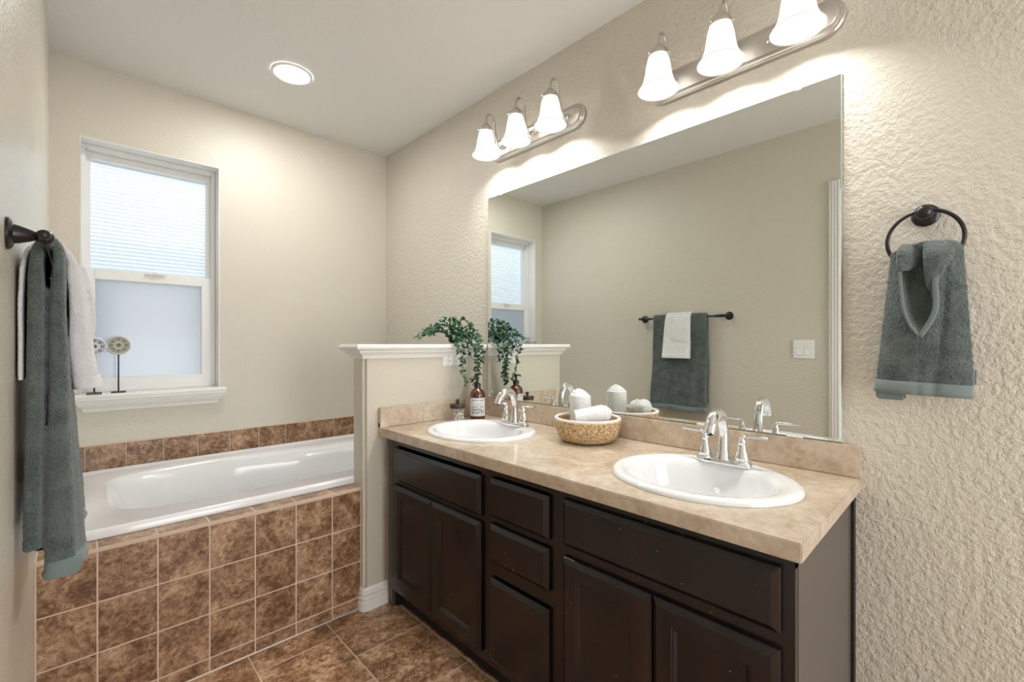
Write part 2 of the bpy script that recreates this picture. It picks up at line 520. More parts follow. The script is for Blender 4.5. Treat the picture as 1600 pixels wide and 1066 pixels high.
# door in the left wall and its fluted casing (seen in the mirror)
def casing_prof(w=0.058, t=0.018):
    p = [(0, 0), (0, t * 0.6), (0.006, t), (0.014, t), (0.017, t * 0.7), (0.020, t), (0.028, t), (0.031, t * 0.7), (0.034, t), (0.042, t), (0.045, t * 0.7), (0.048, t * 0.9), (w, t * 0.6), (w, 0)]
    return p
bm = BM()
prism(bm, [(v, DY1 + u) for u, v in casing_prof()], 'Z', 0, DZ + 0.058)
prism(bm, [(v, DY0 - u) for u, v in casing_prof()], 'Z', 0, DZ + 0.058)
prism(bm, [(v, DZ + u) for u, v in casing_prof()], 'Y', DY0, DY1)
struct('trim_2', bm, M['trim'])
bm = BM(); box(bm, -0.075, -0.035, DY0 + 0.005, DY1 - 0.005, 0.008, DZ - 0.004, 0.002)
door = struct('door_1', bm, M['trim'])
for (z0, z1) in ((0.25, 0.95), (1.10, 1.90)):
    bm = BM(); box(bm, -0.037, -0.029, DY0 + 0.13, DY1 - 0.13, z0, z1, 0.004)
    obj('door_panel', fix(bm), M['trim'], door)

# ------------------------------------------------------------------ window
FY = D + 0.085
bm = BM()
def frame(bm, x0, x1, z0, z1, y0, y1, wl, wr, wb, wt, bev=0.003):
    box(bm, x0, x0 + wl, y0, y1, z0, z1, bev); box(bm, x1 - wr, x1, y0, y1, z0, z1, bev)
    box(bm, x0 + wl * 0.9, x1 - wr * 0.9, y0 + 0.0004, y1 - 0.0004, z0, z0 + wb, bev); box(bm, x0 + wl * 0.9, x1 - wr * 0.9, y0 + 0.0004, y1 - 0.0004, z1 - wt, z1, bev)
frame(bm, WX0 + 0.001, WX1 - 0.001, WZ0 + 0.016, WZ1 - 0.001, FY, FY + 0.07, 0.020, 0.020, 0.025, 0.025)
win = struct('window_1', bm, M['vinyl'])
bm = BM()
for bx in ((WX0 - 0.0005, WX0 + 0.003, D - 0.001, FY + 0.002, 0.923, WZ1), (WX1 - 0.003, WX1 + 0.0005, D - 0.001, FY + 0.002, 0.923, WZ1), (WX0, WX1, D - 0.0008, FY + 0.002, WZ1 - 0.003, WZ1 + 0.0005)): box(bm, *bx)
obj('window_jamb', fix(bm), M['trim'], win)
bm = BM(); frame(bm, WX0 + 0.018, WX1 - 0.018, 1.492, WZ1 - 0.024, FY + 0.034, FY + 0.062, 0.020, 0.024, 0.028, 0.030)
obj('upper_sash', fix(bm), M['vinyl'], win)
bm = BM(); frame(bm, WX0 + 0.018, WX1 - 0.018, WZ0 + 0.034, 1.528, FY + 0.006, FY + 0.032, 0.036, 0.050, 0.052, 0.052)
ls = obj('lower_sash', fix(bm), M['vinyl'], win)
bm = BM(); box(bm, 0.345, 0.425, FY - 0.008, FY + 0.012, 1.518, 1.528, 0.002); box(bm, 0.372, 0.402, FY - 0.014, FY - 0.004, 1.520, 1.532, 0.002)
obj('sash_lock', fix(bm), M['vinyl'], win)
bm = BM(); box(bm, WX0 + 0.03, WX1 - 0.03, FY + 0.046, FY + 0.050, 1.50, WZ1 - 0.04)
obj('upper_glass', bm, M['glass'], win)
bm = BM(); box(bm, WX0 + 0.045, WX1 - 0.045, FY + 0.016, FY + 0.021, WZ0 + 0.075, 1.49)
obj('lower_glass', bm, M['frosted'], win)
# pleated shade outside the upper pane
bm = BM()
n = 84; zt, zb = WZ1 - 0.062, 1.24
rows = []
for i in range(n + 1):
    z = zt + (zb - zt) * i / n
    y = FY + 0.072 + (0.011 if i % 2 else 0.0)
    rows.append([bm.verts.new((x, y, z)) for x in (WX0 + 0.036, WX1 - 0.036)])
for a, b in zip(rows, rows[1:]): bm.faces.new((a[0], a[1], b[1], b[0]))
sh = obj('pleated_shade', bm, M['shade_cloth'], loc=(0.375, FY + 0.08, zb))
tag(sh, 'white pleated shade with fine horizontal folds filling the upper half of the window', 'window shade')
bm = BM(); box(bm, WX0 + 0.036, WX1 - 0.036, FY + 0.068, FY + 0.088, zt, zt + 0.012, 0.002)
obj('headrail', fix(bm), M['vinyl'], sh)
# sill: stool board and cove apron
bm = BM()
box(bm, WX0 - 0.028, WX1 + 0.028, D - 0.048, D, 0.903, 0.923, 0.006, 3)
box(bm, WX0, WX1, D - 0.002, FY + 0.005, 0.905, 0.923)
pr = [(0.0, 0.903), (0.040, 0.903), (0.040, 0.893), (0.036, 0.890), (0.032, 0.878), (0.024, 0.864), (0.014, 0.854), (0.010, 0.848), (0.008, 0.838), (0, 0.838)]
rings = []
for (o_, z) in pr:
    rings.append([bm.verts.new(p) for p in ((WX0 + 0.018 - o_, D, z), (WX0 + 0.018 - o_, D - o_ - 0.001, z), (WX1 - 0.018 + o_, D - o_ - 0.001, z), (WX1 - 0.018 + o_, D, z))])
for a, b in zip(rings, rings[1:]):
    for i in range(3): bm.faces.new((a[i], a[i + 1], b[i + 1], b[i]))
struct('window_sill', bm, M['trim'], parent=win)

# ------------------------------------------------------------------ tub, tiled surround
AY, AZ = 1.878, 0.533
deck = thing('tub_surround', 'tub front and ledge faced in mottled brown square tiles', 'tub surround', (0.49, AY, 0))
bm = BM(); bm.faces.layers.float_vector.new('tile_seed')
rects = []
ug = [0, 0.134, 0.281, 0.425, 0.569, 0.714, 0.858, PX - 0.001]
vg = [0.0, 0.062, 0.211, 0.360, 0.520]
vg = [0.0, 0.052, 0.208, 0.364, 0.520]
for i in range(len(ug) - 1):
    for j in range(len(vg) - 1):
        rects.append((ug[i] + (0.003 if i == 0 else 0), ug[i + 1], vg[j] + (0.002 if j == 0 else 0), vg[j + 1]))
tiles(bm, rects, lambda u, v, h: (u, AY + 0.006 - h, v), 0.006, gap=0.0045)
box(bm, 0.0005, PX - 0.0005, AY + 0.0012, AY + 0.012, 0.0005, 0.521, mi=1)
obj('front_tiles', fix(bm), [M['tile'], M['grout']], deck)
bm = BM(); bm.faces.layers.float_vector.new('tile_seed')
rects = [(ug[i] + (0.003 if i == 0 else 0), ug[i + 1], AY + 0.0005, 1.975) for i in range(len(ug) - 1)]
tiles(bm, rects, lambda u, v, h: (u, v, AZ - 0.006 + h), 0.006, gap=0.0045)
box(bm, 0.0005, PX - 0.0005, AY, 1.972, 0.5212, AZ - 0.0012, mi=1)
obj('ledge_tiles', fix(bm), [M['tile'], M['grout']], deck)
bm = BM(); tube(bm, [(0.002, AY - 0.001, 0.003), (PX - 0.014, AY - 0.001, 0.003)], 0.0035, 8)
obj('caulk_line', fix(bm), M['caulk'], deck, smooth=True)
# strip of tiles above the tub
bm = BM(); bm.faces.layers.float_vector.new('tile_seed')
ug2 = [0.001, 0.115] + [0.115 + 0.1465 * i for i in range(1, 11)] + [W - 0.001]
tiles(bm, [(ug2[i], ug2[i + 1], 0.545, 0.677) for i in range(len(ug2) - 1)], lambda u, v, h: (u, D - h, v), 0.008, gap=0.004)
box(bm, 0.001, W - 0.001, D - 0.005, D, 0.545, 0.680, mi=1)
st = obj('tile_strip', fix(bm), [M['tile'], M['grout']], loc=(0.8, D, 0.53))
tag(st, 'single row of mottled brown tiles along the wall above the tub, below the window', 'tile backsplash')

# bathtub
tub = thing('bathtub', 'white drop-in bathtub set in the brown tiled ledge under the window', 'bathtub', (0.82, 2.4, 0))
def sq(cx, cy, a, b, n, th):
    c, s = cos(th), sin(th)
    return cx + a * math.copysign(abs(c) ** (2 / n), c), cy + b * math.copysign(abs(s) ** (2 / n), s)
TX0, TX1, TY0, TY1 = 0.004, W - 0.004, 1.948, D - 0.009
cx, cy, ha, hb = (TX0 + TX1) / 2, (TY0 + TY1) / 2, (TX1 - TX0) / 2, (TY1 - TY0) / 2
prof = [  # (cx, cy, a, b, n, z)
    (cx, cy, ha, hb, 14, 0.534), (cx, cy, ha, hb, 14, 0.552), (cx, cy, ha - 0.004, hb - 0.004, 14, 0.560), (cx, cy, ha - 0.012, hb - 0.012, 13, 0.563),
    (cx, cy, ha - 0.024, hb - 0.022, 12, 0.562), (cx, cy, ha - 0.036, hb - 0.034, 11, 0.555), (cx, cy, ha - 0.05, hb - 0.046, 10, 0.552),
    (0.865, 2.455, 0.700, 0.345, 5.0, 0.551), (0.865, 2.455, 0.690, 0.336, 4.8, 0.546), (0.868, 2.455, 0.680, 0.327, 4.6, 0.530),
    (0.872, 2.452, 0.664, 0.316, 4.4, 0.48), (0.885, 2.450, 0.640, 0.300, 4.2, 0.36), (0.90, 2.448, 0.60, 0.285, 4.0, 0.24), (0.91, 2.446, 0.57, 0.27, 3.8, 0.18),
    (0.915, 2.446, 0.53, 0.24, 3.5, 0.155), (0.92, 2.446, 0.45, 0.19, 3.2, 0.148), (0.92, 2.446, 0.2, 0.08, 3, 0.145)]
bm = BM(); N = 144; rings = []
for (x, y, a, b, n, z) in prof:
    ring = []
    for i in range(N):
        th = 2 * pi * (i + 0.5) / N
        px, py = sq(x, y, a, b, n, th)
        # moulded arm rest: the far side steps in towards the right
        if 0.2 < z < 0.5475 and py > y:
            t = min(1, max(0, (px - 0.86) / 0.16)); t = t * t * (3 - 2 * t)
            py -= 0.075 * t * min(1, (0.55 - z) / 0.02 + 0.3)
        ring.append(bm.verts.new((px, py, z)))
    rings.append(ring)
for a, b in zip(rings, rings[1:]):
    for i in range(N): bm.faces.new((a[i], a[(i + 1) % N], b[(i + 1) % N], b[i]))
bm.faces.new(rings[-1])
obj('tub_shell', fix(bm), M['acrylic'], tub, smooth=True)
bm = BM(); lathe(bm, [(0.036, 0), (0.036, 0.004), (0.030, 0.007), (0.010, 0.008)], (1.20, 2.446, 0.148), 28)
obj('tub_drain', fix(bm), M['chrome'], tub, smooth='auto')

# ------------------------------------------------------------------ vanity
CZ = 0.7865
CX, CY0, CY1 = 1.054, 0.2265, PY0 - 0.001        # countertop front x, right end y, left end y
van = thing('vanity_cabinet', 'long espresso-stained double vanity cabinet under the beige countertop', 'cabinet', (1.36, 1.0, 0))
FX = 1.085                                       # face frame front
bm = BM()
sections = [(0.245, 0.838), (0.838, 1.146), (1.146, 1.795)]
# face frame rails and stiles
box(bm, FX, FX + 0.02, 0.245, 1.795, 0.722, 0.748); box(bm, FX, FX + 0.02, 0.245, 1.795, 0.082, 0.125)
for (y0, y1) in ((0.245, 0.290), (0.805, 0.872), (1.112, 1.182), (1.738, 1.795)):
    box(bm, FX + 0.0003, FX + 0.0203, y0, y1, 0.082, 0.748)
box(bm, FX + 0.0006, FX + 0.0206, 0.28, 0.82, 0.555, 0.60); box(bm, FX + 0.0006, FX + 0.0206, 1.16, 1.75, 0.54, 0.575)
box(bm, FX + 0.0006, FX + 0.0206, 0.86, 1.12, 0.565, 0.60); box(bm, FX + 0.0006, FX + 0.0206, 0.86, 1.12, 0.39, 0.445)
obj('face_frame', fix(bm), M['wood'], van)
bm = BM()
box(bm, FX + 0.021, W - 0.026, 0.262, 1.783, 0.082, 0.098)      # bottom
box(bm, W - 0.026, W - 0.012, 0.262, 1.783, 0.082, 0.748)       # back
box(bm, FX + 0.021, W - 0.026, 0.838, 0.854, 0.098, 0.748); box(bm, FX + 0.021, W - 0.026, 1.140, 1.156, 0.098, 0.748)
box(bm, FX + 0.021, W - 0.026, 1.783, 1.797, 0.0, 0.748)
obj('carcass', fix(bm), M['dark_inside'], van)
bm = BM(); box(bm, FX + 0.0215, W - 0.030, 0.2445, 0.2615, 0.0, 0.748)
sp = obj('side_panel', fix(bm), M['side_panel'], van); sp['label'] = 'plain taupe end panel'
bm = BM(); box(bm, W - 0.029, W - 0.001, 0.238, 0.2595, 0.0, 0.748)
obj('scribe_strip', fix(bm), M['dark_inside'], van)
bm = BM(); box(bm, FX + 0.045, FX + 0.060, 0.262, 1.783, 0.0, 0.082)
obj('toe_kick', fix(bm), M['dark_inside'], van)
bm = BM(); box(bm, FX + 0.004, FX + 0.020, 1.7955, 1.826, 0.0, 0.748)
obj('filler_strip', fix(bm), M['side_panel'], van)

def panel(bm, y0, y1, z0, z1, xb, prof):
    """front panel facing -x; prof: (inset, protrusion) loops from the back outward"""
    rings = []
    for ins, d in prof:
        rings.append([bm.verts.new(p) for p in ((xb - d, y0 + ins, z0 + ins), (xb - d, y1 - ins, z0 + ins), (xb - d, y1 - ins, z1 - ins), (xb - d, y0 + ins, z1 - ins))])
    for a, b in zip(rings, rings[1:]):
        for i in range(4): bm.faces.new((a[i], a[(i + 1) % 4], b[(i + 1) % 4], b[i]))
    bm.faces.new(rings[-1]); bm.faces.new(list(reversed(rings[0])))
SLAB = [(0, 0), (0, 0.009), (0.001, 0.0105), (0.013, 0.0195), (0.0145, 0.020)]
DOOR = [(0, 0), (0, 0.009), (0.001, 0.0105), (0.013, 0.0195), (0.0145, 0.020), (0.050, 0.020), (0.0515, 0.018), (0.0545, 0.018), (0.060, 0.0115), (0.0625, 0.011)]
XB = FX - 0.0005
for (y0, y1, z0, z1) in ((1.172, 1.757, 0.573, 0.712), (0.268, 0.812, 0.592, 0.722)):
    bm = BM(); panel(bm, y0, y1, z0, z1, XB, SLAB); obj('false_drawer_front', fix(bm), M['wood'], van)
for (y0, y1, z0, z1) in ((1.466, 1.757, 0.113, 0.553), (1.172, 1.463, 0.113, 0.553), (0.540, 0.812, 0.113, 0.560), (0.268, 0.537, 0.113, 0.560)):
    bm = BM(); panel(bm, y0, y1, z0, z1, XB, DOOR); obj('door', fix(bm), M['wood'], van)
for (y0, y1, z0, z1) in ((0.866, 1.125, 0.588, 0.716), (0.866, 1.125, 0.438, 0.563), (0.866, 1.125, 0.113, 0.385)):
    bm = BM(); panel(bm, y0, y1, z0, z1, XB, SLAB); obj('drawer_front', fix(bm), M['wood'], van)

# countertop with two real sink cut-outs
ct = thing('countertop', 'long beige stone-look laminate countertop with backsplash running wall to open end', 'countertop', (1.35, 1.0, CZ))
bm = BM(); box(bm, CX, W - 0.001, CY0, CY1, CZ - 0.038, CZ, 0.0025, 2)
top = obj('worktop', fix(bm), M['counter'], ct)
SINKS = [(1.335, 0.538), (1.328, 1.473)]
SA, SB = 0.217, 0.248
cut = BM()
for (x, y) in SINKS: lathe(cut, [(1, -0.2), (1, 0.2)], (x - 0.006, y, CZ), 64, sx=SA - 0.020, sy=SB - 0.018)
cutter = obj('cutter', fix(cut), M['counter'])
bo = top.modifiers.new('holes', 'BOOLEAN'); bo.operation = 'DIFFERENCE'; bo.object = cutter; bo.solver = 'EXACT'
bpy.context.view_layer.update()
dg = bpy.context.evaluated_depsgraph_get()
me = bpy.data.meshes.new_from_object(top.evaluated_get(dg))
top.modifiers.clear(); top.data = me
bpy.data.objects.remove(cutter, do_unlink=True)
bm = BM(); box(bm, W - 0.0205, W - 0.001, CY0, CY1 - 0.0, CZ + 0.0002, CZ + 0.089, 0.003, 2)
obj('backsplash', fix(bm), M['counter'], ct)
bm = BM(); box(bm, CX - 0.004, W - 0.021, CY1 - 0.0195, CY1, CZ + 0.0002, CZ + 0.089, 0.003, 2); box(bm, CX - 0.004, CX - 0.0002, CY1 - 0.0195, CY1, CZ - 0.038, CZ + 0.02)
obj('side_splash', fix(bm), M['counter'], ct)

# sinks
def make_sink(x, y):
    t = thing('sink', '', 'sink', (x, y, CZ))
    prof, off = [], []
    def add(r, z, o=0.0): prof.append((r, z)); off.append((-o, 0))
    add(1.0, 0.0004); add(1.0, 0.005); add(0.985, 0.010); add(0.955, 0.0135); add(0.92, 0.0145); add(0.87, 0.0135)
    add(0.825, 0.012, 0.012); add(0.79, 0.009, 0.015); add(0.765, 0.002, 0.016); add(0.745, -0.012, 0.017); add(0.72, -0.04, 0.017); add(0.67, -0.075, 0.018)
    add(0.57, -0.108, 0.018); add(0.42, -0.128, 0.018); add(0.25, -0.137, 0.018); add(0.10, -0.140, 0.018)
    bm = BM(); lathe(bm, prof, (x, y, CZ), 96, sx=SA, sy=SB, off=off, cap0=False)
    b = obj('basin', fix(bm), M['porcelain'], t, smooth=True)
    bm = BM(); lathe(bm, [(0.024, 0), (0.024, 0.003), (0.019, 0.005), (0.016, 0.003), (0.006, 0.004)], (x - 0.018, y, CZ - 0.1397), 28)
    obj('drain', fix(bm), M['chrome'], t, smooth='auto')
    bm = BM(); lathe(bm, [(0.0095, -0.001), (0.0095, 0.0012), (0.005, 0.0004)], (x + 0.118, y, CZ - 0.062), 20, axis='X')
    o = obj('overflow', fix(bm), M['chrome'], t, smooth='auto')
    return t
s1 = make_sink(*SINKS[0]); s1['label'] = 'oval white sink nearest the open right end of the countertop'; s1['group'] = 'drop-in sinks in the countertop'
dup(s1, (SINKS[1][0], SINKS[1][1], CZ), 'oval white sink beside the half wall, in front of the soap bottle', 'drop-in sinks in the countertop')

# faucets
def make_faucet(x, y):
    z = CZ + 0.0140
    t = thing('faucet', '', 'faucet', (x, y, z))
    # base plate: rounded bar with a waist
    bm = BM(); n = 48; rings = []
    for (k, h) in ((1.0, -0.002), (1.0, 0.007), (0.93, 0.011), (0.84, 0.0125)):
        ring = []
        for i in range(n):
            a = 2 * pi * i / n
            px, py = sq(0, 0, 0.0245 * k, 0.079 * (1 - (1 - k) * 0.35), 3.0, a)
            ring.append(bm.verts.new((x + px, y + py, z + h)))
        rings.append(ring)
    for a, b in zip(rings, rings[1:]):
        for i in range(n): bm.faces.new((a[i], a[(i + 1) % n], b[(i + 1) % n], b[i]))
    bm.faces.new(rings[-1]); bm.faces.new(list(reversed(rings[0])))
    obj('base_plate', fix(bm), M['chrome'], t, smooth='auto')
    # spout: flared foot, tall arch, down-turned flattened outlet
    bm = BM()
    pts = [(x, y, z + 0.009), (x, y, z + 0.018), (x + 0.001, y, z + 0.04), (x + 0.001, y, z + 0.08), (x - 0.004, y, z + 0.115), (x - 0.020, y, z + 0.141), (x - 0.044, y, z + 0.151),
           (x - 0.070, y, z + 0.143), (x - 0.090, y, z + 0.122), (x - 0.099, y, z + 0.100)]
    rr = [0.0235, 0.0220, 0.0175, 0.0150, 0.0150, 0.0160, 0.0170, 0.0175, 0.0170, 0.0150]
    sp_ = smooth_path(pts, 5); rad = []
    for i in range(len(sp_)):
        f = i / 5; k = min(int(f), len(rr) - 2); rad.append(rr[k] + (rr[k + 1] - rr[k]) * (f - k))
    tube(bm, sp_, rad, 20, up=(0, 1, 0))
    obj('spout', fix(bm), M['chrome'], t, smooth='auto')
    bm = BM(); lathe(bm, [(0.0085, 0), (0.0085, 0.002), (0.006, 0.001)], (x - 0.1005, y, z + 0.0955), 18)
    obj('aerator', fix(bm), M['slot'], t, smooth='auto')
    for s in (-1, 1):
        bm = BM()
        lathe(bm, [(0.0225, 0.008), (0.0225, 0.013), (0.0205, 0.016), (0.0215, 0.019), (0.0170, 0.034), (0.0125, 0.047), (0.0105, 0.060), (0.0100, 0.064), (0.0110, 0.066), (0.0110, 0.069), (0.0100, 0.073)], (x, y + s * 0.054, z), 28)
        h = obj('handle', fix(bm), M['chrome'], t, smooth='auto')
        bm = BM()
        lp = smooth_path([(x, y + s * 0.054, z + 0.070), (x - 0.001, y + s * 0.055, z + 0.081), (x - 0.002, y + s * 0.063, z + 0.088), (x - 0.003, y + s * 0.083, z + 0.0895), (x - 0.004, y + s * 0.125, z + 0.0905)], 5)
        m_ = len(lp)
        tube(bm, lp, [0.0105 - 0.003 * i / (m_ - 1) for i in range(m_)], 14, up=(1, 0, 0), flat=[(1, 1 - 0.42 * min(1, i / 8)) for i in range(m_)])
        obj('lever', fix(bm), M['chrome'], h, smooth='auto')
    bm = BM(); tube(bm, [(x + 0.030, y, z - 0.0), (x + 0.030, y, z + 0.055)], 0.0022, 10); lathe(bm, [(0.003, 0.052), (0.0058, 0.056), (0.0058, 0.061), (0.003, 0.065)], (x + 0.030, y, z), 16)
    obj('lift_rod', fix(bm), M['chrome'], t, smooth='auto')
    return t
f1 = make_faucet(1.494, 0.535); f1['label'] = 'chrome two-handle faucet behind the right-hand sink'; f1['group'] = 'chrome centerset faucets'
dup(f1, (1.487, 1.430, CZ + 0.0140), 'chrome two-handle faucet between the soap bottle and the towel basket', 'chrome centerset faucets')

# ------------------------------------------------------------------ wall mirror with clips
mx = thing('wall_mirror', 'large frameless rectangular mirror on the wall above the vanity', 'mirror', (W, 1.03, 0.9))
MY0, MY1, MZ0, MZ1 = 0.268, 1.799, 0.8775, 1.928
TOPL, TOPR = 1.945, 1.906
bm = BM()
xf = W - 0.0075
f = [bm.verts.new(p) for p in ((xf, MY0 + 0.003, MZ0 + 0.003), (xf, MY1 - 0.003, MZ0 + 0.003), (xf, MY1 - 0.003, MZ1 - 0.003), (xf, MY0 + 0.003, MZ1 - 0.003))]
bm.faces.new(list(reversed(f)))
b_ = [bm.verts.new(p) for p in ((W - 0.001, MY0, MZ0), (W - 0.001, MY1, MZ0), (W - 0.001, MY1, MZ1), (W - 0.001, MY0, MZ1))]
fr = [bm.verts.new(p) for p in ((W - 0.0055, MY0, MZ0), (W - 0.0055, MY1, MZ0), (W - 0.0055, MY1, MZ1), (W - 0.0055, MY0, MZ1))]
for i in range(4):
    j = (i + 1) % 4
    for A, B in ((f, fr), (fr, b_)):
        q = bm.faces.new((A[i], A[j], B[j], B[i])); q.material_index = 1
bm.faces.new(b_).material_index = 1
obj('mirror_glass', fix(bm), [M['mirror'], M['mirror_edge']], mx)
for (y, z, s) in ((0.375, MZ1, 1), (1.695, MZ1, 1), (0.385, MZ0, -1), (0.66, MZ0, -1), (1.60, MZ0, -1)):
    bm = BM()
    if s > 0:
        box(bm, W - 0.010, W - 0.0005, y - 0.008, y + 0.008, z - 0.008, z + 0.016, 0.002)
        lathe(bm, [(0.004, -0.002), (0.004, 0.001)], (W - 0.0105, y, z + 0.009), 12, axis='X')
    else:
        box(bm, W - 0.0125, W - 0.008, y - 0.022, y + 0.022, z - 0.0015, z + 0.006, 0.001)
    obj('mirror_clip', fix(bm), M['clear'], mx, smooth='auto')

# ------------------------------------------------------------------ vanity light bars
def make_bar(y, z, label):
    t = thing('vanity_light', label, 'wall light', (W, y, z), 'three-shade vanity light bars')
    # stepped stadium back plate
    bm = BM(); n = 24; rings = []
    for (ins, d) in ((0, 0.0005), (0, 0.006), (0.004, 0.008), (0.006, 0.012), (0.011, 0.014), (0.013, 0.018), (0.018, 0.020), (0.021, 0.023), (0.026, 0.0225)):
        R_, L_ = 0.056 - ins, 0.298 - 0.056
        ring = []
        for s in (-1, 1):
            for i in range(n + 1):
                a = -pi / 2 + pi * i / n
                ring.append(bm.verts.new((W - d, y + s * (L_ + R_ * cos(a)), z + s * R_ * sin(a))))
        rings.append(ring)
    m_ = len(rings[0])
    for a, b in zip(rings, rings[1:]):
        for i in range(m_): bm.faces.new((a[i], a[(i + 1) % m_], b[(i + 1) % m_], b[i]))
    bm.faces.new(rings[-1]); bm.faces.new(list(reversed(rings[0])))
    obj('back_plate', fix(bm), M['nickel'], t, smooth='auto')
    for dy in (-0.105, 0.105):
        bm = BM(); lathe(bm, [(0.007, -0.0225), (0.0065, -0.026), (0.003, -0.0285)], (W, y + dy, z), 16, axis='X')
        obj('mounting_nut', fix(bm), M['nickel'], t, smooth='auto')
    XS = W - 0.130
    for dy in (-0.208, 0.0, 0.208):
        yy = y + dy
        bm = BM()
        tube(bm, smooth_path([(W - 0.022, yy, z + 0.004), (W - 0.040, yy, z - 0.002), (W - 0.058, yy, z + 0.018), (W - 0.070, yy, z + 0.060), (W - 0.076, yy, z + 0.108), (W - 0.088, yy, z + 0.132), (W - 0.104, yy, z + 0.139),
                              (W - 0.121, yy, z + 0.130), (W - 0.129, yy, z + 0.108), (XS, yy, z + 0.080)], 5), 0.0052, 12)
        lathe(bm, [(0.014, -0.021), (0.013, -0.027), (0.007, -0.030)], (W, yy, z + 0.004), 18, axis='X')
        arm = obj('arm', fix(bm), M['nickel'], t, smooth='auto')
        bm = BM(); lathe(bm, [(0.006, 0.088), (0.013, 0.086), (0.018, 0.079), (0.020, 0.072), (0.028, 0.068), (0.031, 0.062), (0.031, 0.054), (0.034, 0.052), (0.034, 0.047), (0.028, 0.046)], (XS, yy, z), 32)
        for k in range(3):
            a = 2 * pi * k / 3 + 0.6
            tube(bm, [(XS + 0.032 * cos(a), yy + 0.032 * sin(a), z + 0.052), (XS + 0.041 * cos(a), yy + 0.041 * sin(a), z + 0.052)], 0.0028, 8)
        obj('shade_holder', fix(bm), M['nickel'], t, smooth='auto')
        prof = [(0.0285, 0.052), (0.034, 0.040), (0.0385, 0.022), (0.0415, 0.002), (0.0445, -0.018), (0.050, -0.038), (0.0585, -0.055), (0.067, -0.066), (0.0685, -0.0685)]
        inner = [(r - 0.0035, h) for r, h in reversed(prof[:-1])]
        bm = BM(); lathe(bm, prof + [(0.0665, -0.0700)] + inner, (XS, yy, z), 44, cap0=False, cap1=False)
        shd = obj('lamp_shade', fix(bm), M['opal'], t, smooth=True)
        bm = BM(); lathe(bm, [(0.004, -0.044), (0.015, -0.041), (0.024, -0.032), (0.0285, -0.018), (0.0265, -0.004), (0.018, 0.012), (0.0135, 0.026), (0.013, 0.040)], (XS, yy, z), 28)
        obj('bulb', fix(bm), M['bulb'], shd, smooth=True)
    return t
make_bar(1.463, 2.148, 'brushed nickel three-shade light bar nearer the window, left of the other one')
make_bar(0.556, 2.098, 'brushed nickel three-shade light bar above the right half of the mirror')

# ------------------------------------------------------------------ recessed ceiling light
rl = thing('recessed_light', 'round white recessed light glowing in the ceiling above the tub', 'ceiling light', (0.843, 2.325, H))
bm = BM(); lathe(bm, [(0.092, -0.0005), (0.092, -0.004), (0.086, -0.008), (0.076, -0.007), (0.072, -0.003)], (0.843, 2.325, H), 48, cap0=False, cap1=False)
obj('trim_ring', fix(bm), M['trim'], rl, smooth=True)
bm = BM(); lathe(bm, [(0.073, -0.002), (0.060, -0.006), (0.03, -0.009), (0.005, -0.010)], (0.843, 2.325, H), 40)
obj('lens', fix(bm), M['downlight'], rl, smooth=True)

# ------------------------------------------------------------------ outlet on the half wall, switch on the left wall
ol = thing('wall_outlet', 'white outlet plate on the half wall, partly behind trailing leaves', 'outlet', (1.455, PY0, 1.05))
bm = BM(); box(bm, 1.395, 1.512, PY0 - 0.006, PY0 - 0.0003, 1.050, 1.124, 0.0025, 2)
pl = obj('cover_plate', fix(bm), M['plastic'], ol, smooth='auto')
for xx in (1.4335, 1.4735):
    bm = BM(); box(bm, xx - 0.0165, xx + 0.0165, PY0 - 0.0075, PY0 - 0.0058, 1.062, 1.112, 0.001)
    r_ = obj('receptacle', fix(bm), M['plastic'], ol)
    bm = BM()
    for zz in (1.076, 1.100):
        box(bm, xx - 0.006, xx - 0.0045, PY0 - 0.0079, PY0 - 0.0074, zz - 0.004, zz + 0.004)
        box(bm, xx + 0.0035, xx + 0.005, PY0 - 0.0079, PY0 - 0.0074, zz - 0.003, zz + 0.003)
        lathe(bm, [(0.002, -0.0079), (0.002, -0.0074)], (xx, PY0, zz - 0.0075), 10, axis='Y')
    obj('outlet_slots', fix(bm), M['slot'], r_)
sw = thing('light_switch', 'white double rocker switch plate seen in the mirror, beside the door casing', 'light switch', (0, 0.743, 1.127))
bm = BM(); box(bm, 0.0003, 0.006, 0.686, 0.800, 1.070, 1.184, 0.0025, 2)
obj('cover_plate', fix(bm), M['plastic'], sw, smooth='auto')
for yy in (0.720, 0.766):
    bm = BM(); prism(bm, [(0.0055, 1.092), (0.0105, 1.092), (0.0070, 1.127), (0.0085, 1.162), (0.0055, 1.162)], 'Y', yy - 0.0165, yy + 0.0165)
    obj('rocker', fix(bm), M['plastic'], sw)

# ------------------------------------------------------------------ towel bar on the left wall
BX, BZ = 0.047, 1.352
tb = thing('towel_bar', 'dark bronze towel bar on the left wall holding a sage and a white towel', 'towel bar', (0, 1.5, BZ))
for yy in (1.182, 1.815):
    bm = BM()
    lathe(bm, [(0.028, 0.0005), (0.028, 0.004), (0.022, 0.008), (0.017, 0.009), (0.0155, 0.016), (0.0105, 0.030), (0.0075, 0.036), (0.0105, 0.0375), (0.0075, 0.039)], (0, yy, BZ), 28, axis='X')
    lathe(bm, [(0.004, -0.014), (0.0095, -0.011), (0.0125, -0.005), (0.0135, 0.0), (0.0125, 0.005), (0.0095, 0.011), (0.004, 0.014)], (BX, yy, BZ), 24, axis='Y')
    s = -1 if yy < 1.5 else 1
    lathe(bm, [(0.006, s * 0.011), (0.0085, s * 0.014), (0.0085, s * 0.017), (0.005, s * 0.019), (0.0095, s * 0.024), (0.0085, s * 0.029), (0.003, s * 0.033)], (BX, yy, BZ), 20, axis='Y')
    obj('post', fix(bm), M['bronze'], tb, smooth='auto')
bm = BM()
